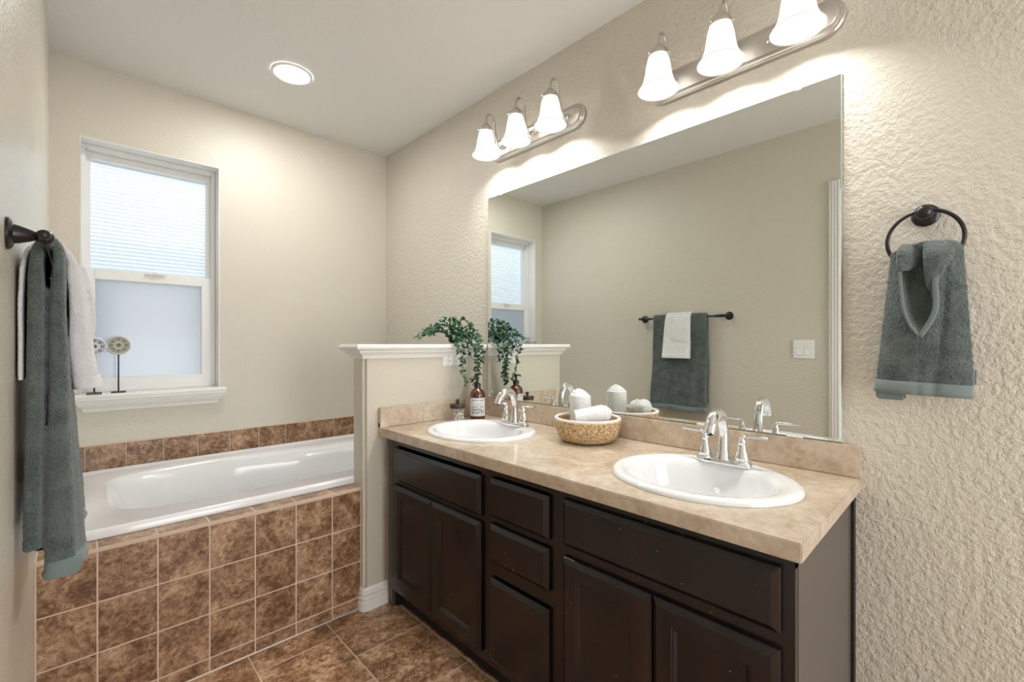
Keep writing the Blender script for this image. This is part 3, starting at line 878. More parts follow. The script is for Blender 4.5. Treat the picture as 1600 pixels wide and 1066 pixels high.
lathe(bm, [(0.006, 0), (0.010, 0.012), (0.010, 0.016), (0.0075, 0.018), (0.0105, 0.022), (0.0095, 0.06), (0.0065, 0.085), (0.0062, 0.54), (0.0095, 0.57), (0.0105, 0.598), (0.0075, 0.602), (0.010, 0.606), (0.006, 0.620)], (BX, 1.190, BZ), 20, axis='Y')
obj('bar', fix(bm), M['bronze'], tb, smooth='auto')

def ribbon(bm, center, half, ys, g, warp=None):
    """thick cloth strip: center (x,z) polyline, half thickness list, pushed along ys with thickness factor g(y)"""
    n = len(center); nor = []
    for i in range(n):
        a = center[max(0, i - 1)]; b = center[min(n - 1, i + 1)]
        dx, dz = b[0] - a[0], b[1] - a[1]; L = sqrt(dx * dx + dz * dz) or 1
        nor.append((dz / L, -dx / L))
    secs = []
    for y in ys:
        k = g(y); A, B = [], []
        for i in range(n):
            for side, lst in ((1, A), (-1, B)):
                x = center[i][0] + side * nor[i][0] * half[i] * k; z = center[i][1] + side * nor[i][1] * half[i] * k
                p = (x, y, z)
                if warp: p = warp(x, y, z, i / (n - 1), side)
                lst.append(bm.verts.new(p))
        secs.append(A + list(reversed(B)))
    m_ = 2 * n
    for a, b in zip(secs, secs[1:]):
        for i in range(m_): bm.faces.new((a[i], a[(i + 1) % m_], b[(i + 1) % m_], b[i]))
    for s in (secs[0], secs[-1]):
        for i in range(n - 1):
            bm.faces.new((s[i], s[i + 1], s[m_ - 2 - i], s[m_ - 1 - i]))

def resample(pts, halfs, n):
    P = smooth_path([(p[0], 0, p[1]) for p in pts], n)
    H_ = []
    for i in range(len(P)):
        f = i / n; k = min(int(f), len(halfs) - 2); t = f - k; t = t * t * (3 - 2 * t)
        H_.append(halfs[k] + (halfs[k + 1] - halfs[k]) * t)
    return [(p.x, p.z) for p in P], H_

# sage bath towel
cpts = [(0.027, 0.745), (0.0275, 0.92), (0.028, 1.10), (0.029, 1.26), (0.031, 1.345), (BX, 1.3715), (0.062, 1.345), (0.0595, 1.24), (0.0620, 1.08), (0.0665, 0.92), (0.0710, 0.80), (0.0735, 0.688)]
chf = [0.0128, 0.0128, 0.0125, 0.0118, 0.0085, 0.0075, 0.0090, 0.0115, 0.0148, 0.0185, 0.0220, 0.0240]
cc, hh = resample(cpts, chf, 8)
Y0, Y1 = 1.312, 1.712
def gb(y):
    e = min((y - Y0) / 0.014, (Y1 - y) / 0.014, 1.0)
    return 0.35 + 0.65 * sqrt(max(0, 1 - (1 - max(0, e)) ** 2))
ys = [Y0, Y0 + 0.002, Y0 + 0.005, Y0 + 0.009, Y0 + 0.014] + [Y0 + 0.02 + i * 0.0155 for i in range(24)] + [Y1 - 0.009, Y1 - 0.005, Y1 - 0.002, Y1]
def wb(x, y, z, t, side):
    low = min(1, max(0, (1.34 - z) / 0.6))
    w = 0.006 * low * sin(y * 26 + z * 3) + 0.003 * low * sin(y * 61 + z * 7)
    yo = (0.012 * low if y > 1.5 else -0.002 * low) + 0.004 * low * sin(z * 17)
    return (max(0.0045, x + w * (0.4 if t < 0.45 else 1)), y + yo, z + 0.012 * low * (y - 1.5))
bm = BM(); ribbon(bm, cc, hh, ys, gb, wb)
bt = obj('bath_towel', fix(bm), M['terry_green'], loc=(BX, 1.51, 1.36), smooth=True)
tag(bt, 'long sage green bath towel hanging over the dark bar on the left wall', 'towel')
fuzzy(bt, 0.0034, 0.0055, 0.0042, 2)
bm = BM()
hc, hf = resample([(0.0729, 0.716), (0.0735, 0.692), (0.0737, 0.6825)], [0.0238, 0.0240, 0.0215], 3)
yc = (Y0 + Y1) / 2
ribbon(bm, hc, [h + 0.0045 for h in hf], [yc + (y - yc) * 1.028 for y in ys], lambda y: gb(yc + (y - yc) / 1.028), wb)
obj('hem', fix(bm), M['hem_green'], bt, smooth=True)

# white hand towel over it
cpts = [(0.0078, 1.085), (0.0078, 1.16), (0.0080, 1.26), (0.016, 1.352), (BX, 1.3865), (0.076, 1.357), (0.0860, 1.300), (0.0925, 1.225), (0.0985, 1.14), (0.1060, 1.060)]
chf = [0.0040, 0.0040, 0.0038, 0.0045, 0.0050, 0.0075, 0.0140, 0.0170, 0.0200, 0.0245]
cc, hh = resample(cpts, chf, 8)
Z0, Z1 = 1.418, 1.606
def gw(y):
    e = min((y - Z0) / 0.010, (Z1 - y) / 0.010, 1.0)
    return 0.4 + 0.6 * sqrt(max(0, 1 - (1 - max(0, e)) ** 2))
ysw = [Z0, Z0 + 0.002, Z0 + 0.005, Z0 + 0.010] + [Z0 + 0.018 + i * 0.0125 for i in range(13)] + [Z1 - 0.006, Z1 - 0.003, Z1]
def ww(x, y, z, t, side):
    low = min(1, max(0, (1.36 - z) / 0.3))
    if t > 0.45:
        x += 0.004 * low * sin((y + z * 0.55) * 48) * (1 if side > 0 else 0.4)
        y += 0.010 * low * (1 if y > 1.51 else -0.6)
    if t < 0.40:
        k = min(1, (0.40 - t) / 0.12); f = min(1, max(0, (1.50 - y) / 0.08))
        y -= 0.095 * k * f
    return (max(0.0032, x), y, z)
bm = BM(); ribbon(bm, cc, hh, ysw, gw, ww)
# loose outer fold on the near side
fc, fh = resample([(0.098, 1.335), (0.112, 1.27), (0.116, 1.20), (0.107, 1.145)], [0.004, 0.005, 0.0055, 0.004], 6)
ribbon(bm, fc, fh, [1.424, 1.43, 1.45, 1.48, 1.51, 1.54], lambda y: 1.0 if 1.424 < y < 1.54 else 0.5)
ht = obj('hand_towel', fix(bm), M['terry_white'], loc=(BX, 1.51, 1.38), smooth=True)
tag(ht, 'white hand towel laid over the sage bath towel on the bar', 'towel')
fuzzy(ht, 0.0028, 0.0022, 0.004, 3)
bm = BM()
hc, hf = resample([(0.1042, 1.086), (0.1058, 1.064), (0.1064, 1.056)], [0.0235, 0.0242, 0.0222], 3)
ribbon(bm, hc, [h + 0.0012 for h in hf], ysw, gw, lambda x, y, z, t, side: ww(x, y, z, 1.0, side))
obj('hem', fix(bm), M['hem_white'], ht, smooth=True)

# ------------------------------------------------------------------ towel ring and its towel on the right wall
RY, RZ, RX = 0.094, 1.487, W - 0.046
tr = thing('towel_ring', 'dark bronze towel ring mounted on the wall right of the mirror', 'towel ring', (W, RY, RZ))
bm = BM()
lathe(bm, [(0.028, -0.0005), (0.028, -0.005), (0.0245, -0.009), (0.018, -0.011), (0.015, -0.016), (0.011, -0.024), (0.009, -0.032), (0.012, -0.036), (0.0165, -0.041), (0.0175, -0.048), (0.0155, -0.055), (0.009, -0.060), (0.003, -0.0615)], (W, RY, RZ), 32, axis='X')
obj('mount', fix(bm), M['bronze'], tr, smooth='auto')
bm = BM(); rr_ = 0.0715
pts = [(RX + 0.004 * sin(2 * pi * i / 56) ** 2, RY + rr_ * sin(2 * pi * i / 56), RZ - rr_ + 0.004 + rr_ * cos(2 * pi * i / 56)) for i in range(57)]
tube(bm, pts, 0.0046, 12)
obj('ring', fix(bm), M['bronze'], tr, smooth=True)

# towel through the ring
def ry(t, u):   # width across: t = 0 top .. 1 bottom, u = 0 left (far, high y) .. 1 right
    yl = 0.158 + 0.032 * t; yr = 0.024 - 0.016 * min(1, t * 1.3)
    return yl + (yr - yl) * u
bm = BM()
zt_, zb_ = 1.392, 1.040
rows = []; nu, nt_ = 40, 44
def front_x(u, t):
    fold = 0.0045 * sin(u * 7.0 + 0.6 + t * 2.2) + 0.007 * math.exp(-((u - 0.80 + 0.18 * t) / 0.06) ** 2) * min(1, t * 3) + 0.004 * math.exp(-((u - 0.47) / 0.03) ** 2) * max(0, t - 0.5) * 2
    round_ = 0.022 * (abs(2 * u - 1) ** 3.5)
    return 1.578 + 0.004 * t + round_ + fold * (1 - 0.45 * t)
F_, B_ = [], []
for j in range(nt_ + 1):
    t = j / nt_
    z = zt_ + (zb_ - zt_) * t
    a, b = [], []
    for i in range(nu + 1):
        u = i / nu
        y = ry(t, u); topcurve = 0.016 * (1 - t) ** 6 * sin(pi * u)
        zz = z + topcurve - 0.006 * t * u
        a.append(bm.verts.new((front_x(u, t), y, zz)))
        b.append(bm.verts.new((min(W - 0.004, 1.622 + 0.010 * t + 0.004 * sin(u * 11)), y - 0.003 + 0.006 * u, zz)))
    F_.append(a); B_.append(b)
for j in range(nt_):
    for i in range(nu):
        bm.faces.new((F_[j][i], F_[j][i + 1], F_[j + 1][i + 1], F_[j + 1][i]))
        bm.faces.new((B_[j][i], B_[j + 1][i], B_[j + 1][i + 1], B_[j][i + 1]))
    bm.faces.new((F_[j][0], F_[j + 1][0], B_[j + 1][0], B_[j][0])); bm.faces.new((F_[j][-1], B_[j][-1], B_[j + 1][-1], F_[j + 1][-1]))
for i in range(nu):
    bm.faces.new((F_[0][i], B_[0][i], B_[0][i + 1], F_[0][i + 1])); bm.faces.new((F_[-1][i], F_[-1][i + 1], B_[-1][i + 1], B_[-1][i]))
def pad(bm, pts, rad, flat):
    tube(bm, smooth_path(pts, 6), [r for r in rad], 18, flat=flat, up=(1, 0, 0))
# rolled-over lobes of the collar
def interp(r, n): return [r[min(int(i / 6), len(r) - 2)] + (r[min(int(i / 6), len(r) - 2) + 1] - r[min(int(i / 6), len(r) - 2)]) * (i / 6 - min(int(i / 6), len(r) - 2)) for i in range(n)]
P1 = [(1.600, 0.114, 1.390), (1.580, 0.117, 1.387), (1.552, 0.120, 1.372), (1.544, 0.122, 1.352), (1.547, 0.124, 1.338)]
pad(bm, P1, interp([0.022, 0.026, 0.027, 0.024, 0.017], 25), (0.45, 1.0))
P2 = [(1.602, 0.062, 1.398), (1.578, 0.064, 1.392), (1.550, 0.066, 1.370), (1.544, 0.071, 1.340), (1.550, 0.076, 1.312), (1.560, 0.079, 1.288)]
pad(bm, P2, interp([0.026, 0.030, 0.028, 0.021, 0.014, 0.007], 31), (0.42, 1.0))
P3 = [(1.604, 0.040, 1.398), (1.584, 0.043, 1.392), (1.573, 0.046, 1.370), (1.572, 0.050, 1.335)]
pad(bm, P3, interp([0.016, 0.018, 0.016, 0.010], 19), (0.5, 1.0))
# hanging bag-shaped flap with a deep middle
VL = [(0.134, 1.352), (0.133, 1.325), (0.131, 1.285), (0.126, 1.240), (0.116, 1.205), (0.107, 1.189), (0.0985, 1.176)]
VR = [(0.040, 1.362), (0.056, 1.352), (0.070, 1.315), (0.069, 1.270), (0.070, 1.240), (0.081, 1.208), (0.0985, 1.176)]
def vside(V): return [p for p in smooth_path([(0, a, b) for a, b in V], 6)]
L_, R_ = vside(VL), vside(VR)
rows = []
for a, b in zip(L_, R_):
    row = []
    for i in range(17):
        u = i / 16; y = a.y + (b.y - a.y) * u; z = a.z + (b.z - a.z) * u
        x = 1.5470 + 0.010 * min(1, max(0, (1.24 - z) / 0.07)) + 0.036 * min(1.0, sin(pi * u) * 1.6) ** 0.8
        row.append((x, y, z))
    rows.append(row)
fr_, bk_ = [], []
for row in rows:
    fr_.append([bm.verts.new(p) for p in row]); bk_.append([bm.verts.new((1.600, p[1], p[2])) for p in row])
m1, m2 = len(rows), 17
for j in range(m1 - 1):
    for i in range(m2 - 1):
        bm.faces.new((fr_[j][i], fr_[j][i + 1], fr_[j + 1][i + 1], fr_[j + 1][i])); bm.faces.new((bk_[j][i], bk_[j + 1][i], bk_[j + 1][i + 1], bk_[j][i + 1]))
    bm.faces.new((fr_[j][0], fr_[j + 1][0], bk_[j + 1][0], bk_[j][0])); bm.faces.new((fr_[j][-1], bk_[j][-1], bk_[j + 1][-1], fr_[j + 1][-1]))
for i in range(m2 - 1):
    bm.faces.new((fr_[0][i], bk_[0][i], bk_[0][i + 1], fr_[0][i + 1])); bm.faces.new((fr_[-1][i], fr_[-1][i + 1], bk_[-1][i + 1], bk_[-1][i]))
rt = obj('ring_towel', fix(bm), M['terry_green'], loc=(RX, RY, 1.40), smooth=True)
tag(rt, 'sage green hand towel tucked through the towel ring with a pointed fold in front', 'towel')
fuzzy(rt, 0.0026, 0.0050, 0.0038, 2)
# hem bands
bm = BM()
tube(bm, [(1.5455 + 0.010 * min(1, max(0, (1.24 - p.z) / 0.07)), p.y, p.z) for p in L_[4:]], 0.0032, 10, flat=(0.45, 1.0), up=(1, 0, 0))
tube(bm, [(1.5450 + 0.010 * min(1, max(0, (1.24 - p.z) / 0.07)), p.y, p.z) for p in R_[1:]], 0.0058, 10, flat=(0.30, 1.0), up=(1, 0, 0))
obj('hem', fix(bm), M['hem_green'], rt, smooth=True)
bm = BM()
rows = []
for (zz, ex) in ((1.066, 0.0045), (1.064, 0.0060), (1.045, 0.0060), (1.034, 0.0045)):
    t = (zt_ - zz) / (zt_ - zb_)
    rows.append([bm.verts.new((front_x(i / nu, min(1, t)) - ex + 0.002, ry(min(t, 1.02), i / nu) + (0.001 if i == 0 else 0), zz - 0.006 * i / nu)) for i in range(nu + 1)]
                + [bm.verts.new((front_x(i / nu, min(1, t)) + 0.010, ry(min(t, 1.02), i / nu), zz - 0.006 * i / nu)) for i in range(nu, -1, -1)])
for a, b in zip(rows, rows[1:]):
    n = len(a)
    for i in range(n): bm.faces.new((a[i], a[(i + 1) % n], b[(i + 1) % n], b[i]))
for s in (rows[0], rows[-1]):
    n = len(s) // 2
    for i in range(n - 1): bm.faces.new((s[i], s[i + 1], s[2 * n - 2 - i], s[2 * n - 1 - i]))
obj('bottom_hem', fix(bm), M['hem_green'], rt, smooth=True)
for bx in ((1.598, 1.612, 0.128, 0.187, 1.014, 1.050), (1.612, 1.630, 0.003, 0.03, 1.056, 1.10)):
    bm = BM(); box(bm, *bx, 0.005, 3)
    obj('back_layer', fix(bm), M['hem_green'], rt, smooth='auto')

# ------------------------------------------------------------------ basket with rolled washcloths
KX, KY = 1.503, 1.046
bk = thing('woven_basket', 'small round seagrass basket with pale rim, on the counter between the sinks', 'basket', (KX, KY, CZ))
bm = BM(); n = 192; rings = []
outer = []
for j in range(45):
    t = j / 44
    r = 0.086 + (0.123 - 0.086) * (sin(t * pi / 2) ** 0.75); z = 0.003 + 0.083 * t ** 1.35
    outer.append((r, z, t))
for (r, z, t) in outer:
    ring = []
    for i in range(n):
        a = 2 * pi * i / n
        row = int(t * 9); ph = (row % 2) * pi
        w = 0.0046 * abs(sin(t * 9 * pi)) ** 0.6 * (0.55 + 0.45 * sin(a * 24 + ph + t * 9))
        ring.append(bm.verts.new((KX + (r + w) * cos(a), KY + (r + w) * sin(a), CZ + z)))
    rings.append(ring)
for (r, z, t) in reversed(outer):
    rings.append([bm.verts.new((KX + (r - 0.006 - 0.001 * sin(t * 11 * pi * 2)) * cos(2 * pi * i / n), KY + (r - 0.006) * sin(2 * pi * i / n), CZ + z + 0.004 * (1 - t))) for i in range(n)])
for a, b in zip(rings, rings[1:]):
    for i in range(n): bm.faces.new((a[i], a[(i + 1) % n], b[(i + 1) % n], b[i]))
bm.faces.new(rings[-1]); bm.faces.new(list(reversed(rings[0])))
obj('woven_bowl', fix(bm), M['basket'], bk, smooth=True)
bm = BM()
tube(bm, [(KX + 0.1205 * cos(2 * pi * i / 72), KY + 0.1205 * sin(2 * pi * i / 72), CZ + 0.087) for i in range(73)], 0.0062, 12, caps=False)
obj('rim', fix(bm), M['basket_rim'], bk, smooth=True)

def roll_mesh(L, R, turns=4.3, th=0.0098):
    """rolled cloth along +z, telescoped at the top end"""
    bm = BM(); steps = int(turns * 26); secs = []
    r0 = R - th * 0.5 - turns * th * 0.86
    for i in range(steps + 1):
        a = 2 * pi * turns * i / steps; f = i / steps
        r = max(0.004, r0 + f * turns * th * 0.86)
        top = L - 0.028 * f ** 1.6 + 0.003 * sin(a * 1.0); bot = 0.004 * sin(a)
        c, s = cos(a), sin(a); h = th * 0.40
        secs.append([bm.verts.new(((r + k) * c, (r + k) * s, z)) for k, z in ((h, bot), (h, top - 0.003), (h * 0.4, top), (-h * 0.4, top), (-h, top - 0.003), (-h, bot))])
    for a, b in zip(secs, secs[1:]):
        for i in range(6): bm.faces.new((a[i], a[(i + 1) % 6], b[(i + 1) % 6], b[i]))
    bm.faces.new(secs[0]); bm.faces.new(list(reversed(secs[-1])))
    return bm
def roll(L, R, loc, direction, label):
    bm = roll_mesh(L, R)
    z = Vector(direction).normalized(); q = Vector((0, 0, 1)).rotation_difference(z)
    bmesh.ops.rotate(bm, verts=bm.verts, cent=(0, 0, 0), matrix=q.to_matrix())
    bmesh.ops.translate(bm, verts=bm.verts, vec=loc)
    o = obj('rolled_washcloth', fix(bm), M['terry_white'], loc=loc, smooth=True)
    tag(o, label, 'washcloth', 'rolled white washcloths in the basket')
    fuzzy(o, 0.0024, 0.0016, 0.004, 2)
    return o
roll(0.176, 0.047, (1.520, 1.088, CZ + 0.018), (-0.02, 0.03, 1), 'rolled white washcloth standing upright in the left of the basket')
roll(0.142, 0.042, (1.428, 1.046, CZ + 0.086), (0.73, -0.68, 0.20), 'rolled white washcloth lying slanted across the right of the basket')

# ------------------------------------------------------------------ soap bottle and jar
SX, SY = 1.515, 1.722
sb = thing('soap_bottle', 'amber glass pump bottle with white hand soap label, in the counter corner', 'soap bottle', (SX, SY, CZ))
bm = BM(); lathe(bm, [(0.034, 0.001), (0.0375, 0.005), (0.0375, 0.122), (0.0365, 0.130), (0.031, 0.141), (0.021, 0.150), (0.0155, 0.154), (0.0145, 0.162)], (SX, SY, CZ), 40)
obj('bottle', fix(bm), M['amber'], sb, smooth='auto')
bm = BM(); lathe(bm, [(0.0165, 0.158), (0.0165, 0.172), (0.0145, 0.177), (0.007, 0.180), (0.0055, 0.198), (0.008, 0.199), (0.010, 0.203), (0.009, 0.208), (0.004, 0.210)], (SX, SY, CZ), 28)
dirn = Vector((-0.55, 0.1, 0)).normalized()
pm = [(SX, SY, CZ + 0.204), (SX + dirn.x * 0.02, SY + dirn.y * 0.02, CZ + 0.205), (SX + dirn.x * 0.036, SY + dirn.y * 0.036, CZ + 0.203), (SX + dirn.x * 0.041, SY + dirn.y * 0.041, CZ + 0.196)]
tube(bm, smooth_path(pm, 4), 0.0042, 12)
obj('pump', fix(bm), M['pump'], sb, smooth='auto')
# label wrapped around the front, with its lettering
view = math.atan2(-SY, 0.09 - SX)      # side of the bottle that faces into the room
def on_bottle(s, z, out):              # s = metres along the curve
    a = view + s / 0.0378
    return (SX + (0.0378 + out) * cos(a), SY + (0.0378 + out) * sin(a), CZ + z)
bm = BM(); n = 40; lw = 0.094
A = [[bm.verts.new(on_bottle(-lw / 2 + lw * i / n, z, o_)) for i in range(n + 1)] for z, o_ in ((0.020, -0.0001), (0.020, 0.0003), (0.108, 0.0003), (0.108, -0.0001))]
for a, b in zip(A, A[1:] + A[:1]):
    for i in range(n): bm.faces.new((a[i], a[i + 1], b[i + 1], b[i]))
lb = obj('label', fix(bm), M['paper'], sb, smooth='auto')
lb['label'] = 'white paper label with black lettering'
def text_bm(items):
    bm = BM()
    for (txt, s0, z0, size) in items:
        cu = bpy.data.curves.new('lettering', 'FONT'); cu.body = txt; cu.size = size; cu.resolution_u = 3; cu.offset = 0.00025
        to = bpy.data.objects.new('lettering', cu); COL.objects.link(to)
        bpy.context.view_layer.update()
        me = to.to_mesh()
        vs = [bm.verts.new(on_bottle(s0 + v.co.x, z0 + v.co.y, 0.0007)) for v in me.vertices]
        for p in me.polygons:
            try: bm.faces.new([vs[i] for i in p.vertices])
            except ValueError: pass
        to.to_mesh_clear(); bpy.data.objects.remove(to, do_unlink=True)
    return bm
bm = text_bm([('HAND', -0.030, 0.046, 0.0165), ('SOAP', -0.030, 0.031, 0.0165), ('01', 0.015, 0.033, 0.024)])
# two rows too small to read in the photograph: short dark strokes
for (s0, s1, z, h) in ((-0.030, 0.002, 0.095, 0.004), (0.009, 0.030, 0.095, 0.004), (-0.030, 0.004, 0.063, 0.004), (0.012, 0.030, 0.063, 0.004), (-0.02, 0.02, 0.078, 0.0015), (-0.016, 0.018, 0.073, 0.0012), (-0.022, 0.022, 0.0245, 0.0012)):
    s = s0
    while s < s1:
        w_ = 0.0022
        q = [bm.verts.new(on_bottle(a, b, 0.0007)) for a, b in ((s, z), (s + w_, z), (s + w_, z + h), (s, z + h))]
        bm.faces.new(q); s += 0.0034
obj('lettering', bm, M['ink'], lb)

JX, JY = 1.408, 1.742
jr = thing('storage_jar', 'small clear jar with dark lid and string, left of the soap bottle', 'jar', (JX, JY, CZ))
bm = BM(); lathe(bm, [(0.030, 0.001), (0.0345, 0.004), (0.0355, 0.010), (0.0355, 0.040), (0.034, 0.050), (0.030, 0.058), (0.029, 0.066)], (JX, JY, CZ), 36, cap1=False)
obj('glass_body', fix(bm), M['glass'], jr, smooth='auto')
bm = BM(); lathe(bm, [(0.0365, 0.064), (0.0375, 0.066), (0.0375, 0.080), (0.0355, 0.083), (0.008, 0.084)], (JX, JY, CZ), 36)
lid = obj('lid', fix(bm), M['jar_lid'], jr, smooth='auto')
bm = BM(); lathe(bm, [(0.004, 0.083), (0.004, 0.088), (0.0085, 0.092), (0.010, 0.098), (0.0085, 0.104), (0.003, 0.1075)], (JX, JY, CZ), 20)
obj('knob', fix(bm), M['jar_lid'], lid, smooth=True)
bm = BM(); rnd = random.Random(3)
for k in range(46):
    a = rnd.uniform(0, 2 * pi); r = rnd.uniform(0.004, 0.0255); z = rnd.uniform(0.008, 0.052)
    e = bmesh.ops.create_icosphere(bm, subdivisions=1, radius=rnd.uniform(0.005, 0.0085))
    bmesh.ops.scale(bm, verts=e['verts'], vec=(1, rnd.uniform(0.5, 1), rnd.uniform(0.4, 1)))
    mi = rnd.random() < 0.35
    for f in {f for v in e['verts'] for f in v.link_faces}: f.material_index = int(mi)
    bmesh.ops.translate(bm, verts=e['verts'], vec=(JX + r * cos(a), JY + r * sin(a), CZ + z))
sh_ = obj('shells', bm, [M['cotton'], M['shells']], jr, smooth=True); sh_['kind'] = 'stuff'
bm = BM()
tube(bm, [(JX + 0.0318 * cos(2 * pi * i / 40), JY + 0.0318 * sin(2 * pi * i / 40), CZ + 0.0585 + 0.0006 * sin(i * 3)) for i in range(41)], 0.0016, 8, caps=False)
ja = math.atan2(-JY, 0.09 - JX)
for k, (da, dz) in enumerate(((0.05, -0.030), (0.30, -0.018))):
    tube(bm, smooth_path([(JX + 0.033 * cos(ja), JY + 0.033 * sin(ja), CZ + 0.058), (JX + 0.038 * cos(ja + da), JY + 0.038 * sin(ja + da), CZ + 0.058 + dz * 0.5), (JX + 0.038 * cos(ja + da * 1.8), JY + 0.038 * sin(ja + da * 1.8), CZ + 0.058 + dz)], 4), 0.0013, 6)
obj('string', fix(bm), M['string'], jr, smooth=True)

# ------------------------------------------------------------------ trailing plant on the half wall
plant = thing('trailing_plant', 'green leafy trailing plant spilling over the white cap of the half wall', 'plant', (1.50, 1.90, 1.153))
CAPZ = 1.157
stems = []
rnd = random.Random(11)
def stem(*p): stems.append([Vector((q[0] - 0.042 * min(1, max(0, (1.84 - q[1]) / 0.05)) * (1 if q[0] > 1.47 else 0.3), q[1], q[2])) for q in smooth_path(p, 7)])
c0 = (1.50, 1.895, CAPZ + 0.005)
stem(c0, (1.44, 1.90, 1.215), (1.36, 1.895, 1.212), (1.30, 1.885, 1.195), (1.262, 1.88, 1.188))
stem(c0, (1.43, 1.90, 1.235), (1.35, 1.905, 1.235), (1.30, 1.90, 1.21))
stem(c0, (1.46, 1.89, 1.25), (1.40, 1.885, 1.25), (1.345, 1.88, 1.20))
stem(c0, (1.48, 1.90, 1.26), (1.45, 1.90, 1.285), (1.41, 1.90, 1.262))
stem(c0, (1.50, 1.89, 1.26), (1.50, 1.885, 1.292), (1.48, 1.86, 1.27), (1.475, 1.84, 1.23))
stem(c0, (1.53, 1.89, 1.26), (1.55, 1.885, 1.285), (1.585, 1.87, 1.26), (1.60, 1.85, 1.21))
stem(c0, (1.55, 1.88, 1.24), (1.60, 1.87, 1.245), (1.632, 1.85, 1.20), (1.632, 1.82, 1.16))
stem(c0, (1.52, 1.93, 1.25), (1.56, 1.95, 1.27), (1.60, 1.95, 1.23))
stem(c0, (1.45, 1.93, 1.24), (1.39, 1.945, 1.245), (1.34, 1.94, 1.20))
stem(c0, (1.50, 1.84, 1.215), (1.505, 1.785, 1.185), (1.500, 1.768, 1.12), (1.505, 1.772, 1.06), (1.515, 1.780, 1.00), (1.528, 1.782, 0.957))
stem(c0, (1.53, 1.84, 1.225), (1.555, 1.780, 1.185), (1.575, 1.764, 1.11), (1.585, 1.770, 1.03), (1.578, 1.776, 0.98), (1.572, 1.780, 0.945))
stem(c0, (1.56, 1.84, 1.215), (1.60, 1.782, 1.170), (1.612, 1.768, 1.10), (1.606, 1.772, 1.02), (1.600, 1.776, 0.955))
stem(c0, (1.54, 1.83, 1.205), (1.57, 1.785, 1.165), (1.590, 1.766, 1.08), (1.592, 1.77, 1.00), (1.585, 1.77, 0.965))
stem(c0, (1.47, 1.84, 1.205), (1.45, 1.79, 1.175), (1.44, 1.775, 1.135), (1.452, 1.775, 1.11))
stem(c0, (1.51, 1.84, 1.21), (1.535, 1.785, 1.17), (1.54, 1.772, 1.12), (1.55, 1.77, 1.10))
stem(c0, (1.58, 1.86, 1.21), (1.620, 1.81, 1.18), (1.632, 1.78, 1.12), (1.628, 1.775, 1.07))
bm = BM()
for s in stems: tube(bm, s, [0.0016 * (1 - 0.5 * i / len(s)) for i in range(len(s))], 6)
obj('stems', fix(bm), M['stem'], plant, smooth=True)
bm = BM()
def leaf(bm, p, d, up, L, w):
    d = d.normalized(); s = d.cross(up)
    if s.length < 1e-3: s = Vector((1, 0, 0))
    s.normalize(); nn = s.cross(d).normalized()
    pts = [p, p + d * L * 0.35 + s * w * 0.5 + nn * w * 0.12, p + d * L * 0.72 + s * w * 0.42 + nn * w * 0.10, p + d * L - nn * L * 0.10, p + d * L * 0.72 - s * w * 0.42 + nn * w * 0.10, p + d * L * 0.35 - s * w * 0.5 + nn * w * 0.12]
    mid = [p + d * L * 0.35, p + d * L * 0.72]
    V = [bm.verts.new(q) for q in pts]; Mv = [bm.verts.new(q) for q in mid]
    for f in ((V[0], V[1], Mv[0]), (V[0], Mv[0], V[5]), (V[1], V[2], Mv[1], Mv[0]), (Mv[0], Mv[1], V[4], V[5]), (V[2], V[3], Mv[1]), (Mv[1], V[3], V[4])): bm.faces.new(f)
for s in stems:
    acc = 0.0
    for i in range(len(s) - 1):
        seg = s[i + 1] - s[i]; acc += seg.length
        while acc > 0.0046:
            acc -= 0.0046
            p = s[i] + seg * rnd.random()
            d = Vector((rnd.uniform(-1, 1), rnd.uniform(-1, 0.8), rnd.uniform(-0.5, 0.9))) + seg.normalized() * 0.4
            L = rnd.uniform(0.016, 0.027)
            e = p + d.normalized() * L
            if e.x > W - 0.012: d.x = -abs(d.x)
            if p.z < 1.165 and e.y > 1.785: d.y = -abs(d.y)
            if e.z < CAPZ + 0.004 and p.y > 1.80: d.z = abs(d.z) + 0.3
            leaf(bm, p, d, Vector((rnd.uniform(-0.6, 0.6), rnd.uniform(-1, 0.2), rnd.uniform(0.2, 1))), L, L * rnd.uniform(0.5, 0.68))
obj('foliage', bm, M['leaf'], plant)

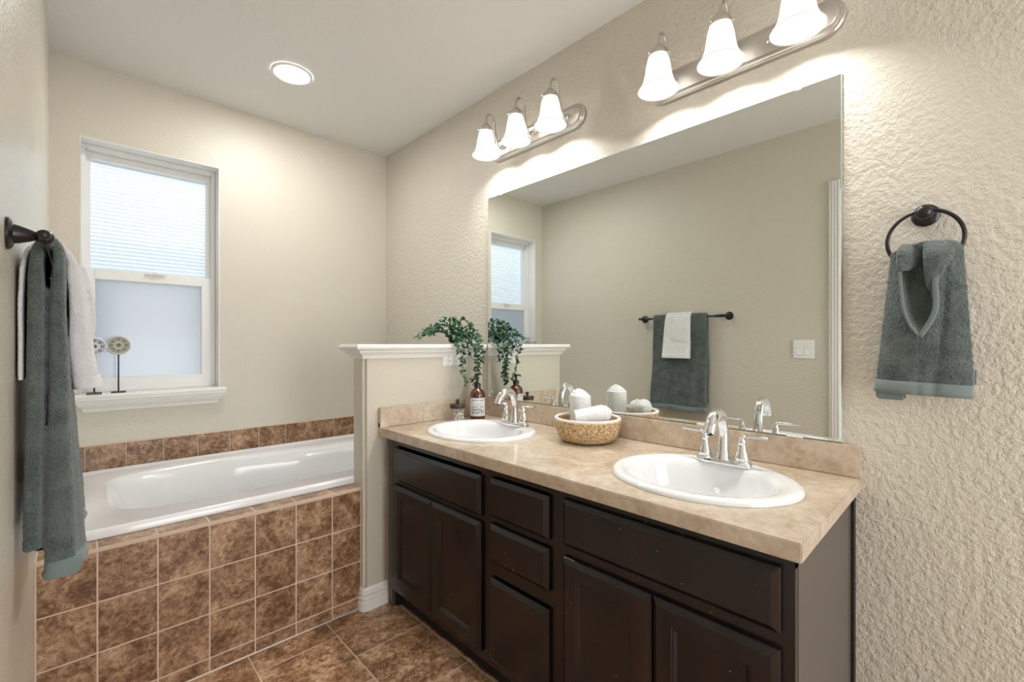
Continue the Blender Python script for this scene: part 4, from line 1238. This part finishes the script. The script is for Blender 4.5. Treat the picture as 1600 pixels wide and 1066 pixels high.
# ------------------------------------------------------------------ medallion ornaments on the sill
def ornament(x, y, zc, R, label, metal, parent_mat):
    t = thing('medallion_stand', label, 'ornament', (x, y, 0.923), 'carved medallions on the window sill')
    bm = BM(); box(bm, x - 0.027, x + 0.027, y - 0.014, y + 0.014, 0.9232, 0.9312, 0.0015)
    obj('base', fix(bm), M['black'], t)
    bm = BM(); tube(bm, [(x, y, 0.930), (x, y, zc - R + 0.004)], 0.0032, 12)
    obj('rod', fix(bm), M['black'], t, smooth=True)
    # openwork disc: rim, petals and small rings over a thin plate
    bm = BM()
    def ring(cx_, cz_, r, k, n=28):
        tube(bm, [(cx_ + r * cos(2 * pi * i / n), y - 0.0045, cz_ + r * sin(2 * pi * i / n)) for i in range(n + 1)], k, 8, caps=False)
    ring(x, zc, R - 0.004, 0.0038, 48); ring(x, zc, R * 0.28, 0.0016)
    for q in range(8):
        a = 2 * pi * q / 8
        ring(x + R * 0.56 * cos(a), zc + R * 0.56 * sin(a), R * 0.23, 0.0016, 20)
        a += pi / 8
        ring(x + R * 0.34 * cos(a), zc + R * 0.34 * sin(a), R * 0.11, 0.0013, 14)
        ring(x + R * 0.76 * cos(a), zc + R * 0.76 * sin(a), R * 0.09, 0.0013, 14)
        ring(x + R * 0.56 * cos(a - pi / 8), zc + R * 0.56 * sin(a - pi / 8), R * 0.10, 0.0012, 12)
        tube(bm, [(x + R * 0.12 * cos(a), y - 0.0045, zc + R * 0.12 * sin(a)), (x + R * 0.84 * cos(a), y - 0.0045, zc + R * 0.84 * sin(a))], 0.0011, 6)
    d = obj('medallion', fix(bm), parent_mat, t, smooth=True)
    bm = BM(); lathe(bm, [(R - 0.004, -0.0035), (R - 0.003, 0.0), (R - 0.003, 0.005), (R - 0.005, 0.007)], (x, y, zc), 48, axis='Y')
    obj('backing_disc', fix(bm), metal, d, smooth='auto')
M['grey_back'] = mat('grey_carved_recess', (0.16, 0.16, 0.145), 0.7)
M['dark_back'] = mat('dark_carved_recess', (0.04, 0.045, 0.07), 0.5)
M['cream_carve'] = mat('antique_cream', (0.56, 0.56, 0.48), 0.6)
M['silver_carve'] = mat('silvered_white', (0.72, 0.74, 0.80), 0.3, metal=0.3)
ornament(0.232, 2.878, 1.152, 0.045, 'cream carved round medallion on a thin black stand, on the window sill', M['grey_back'], M['cream_carve'])
ornament(0.146, 2.872, 1.146, 0.045, 'silvery round medallion on a black stand, half hidden behind the white towel', M['dark_back'], M['silver_carve'])
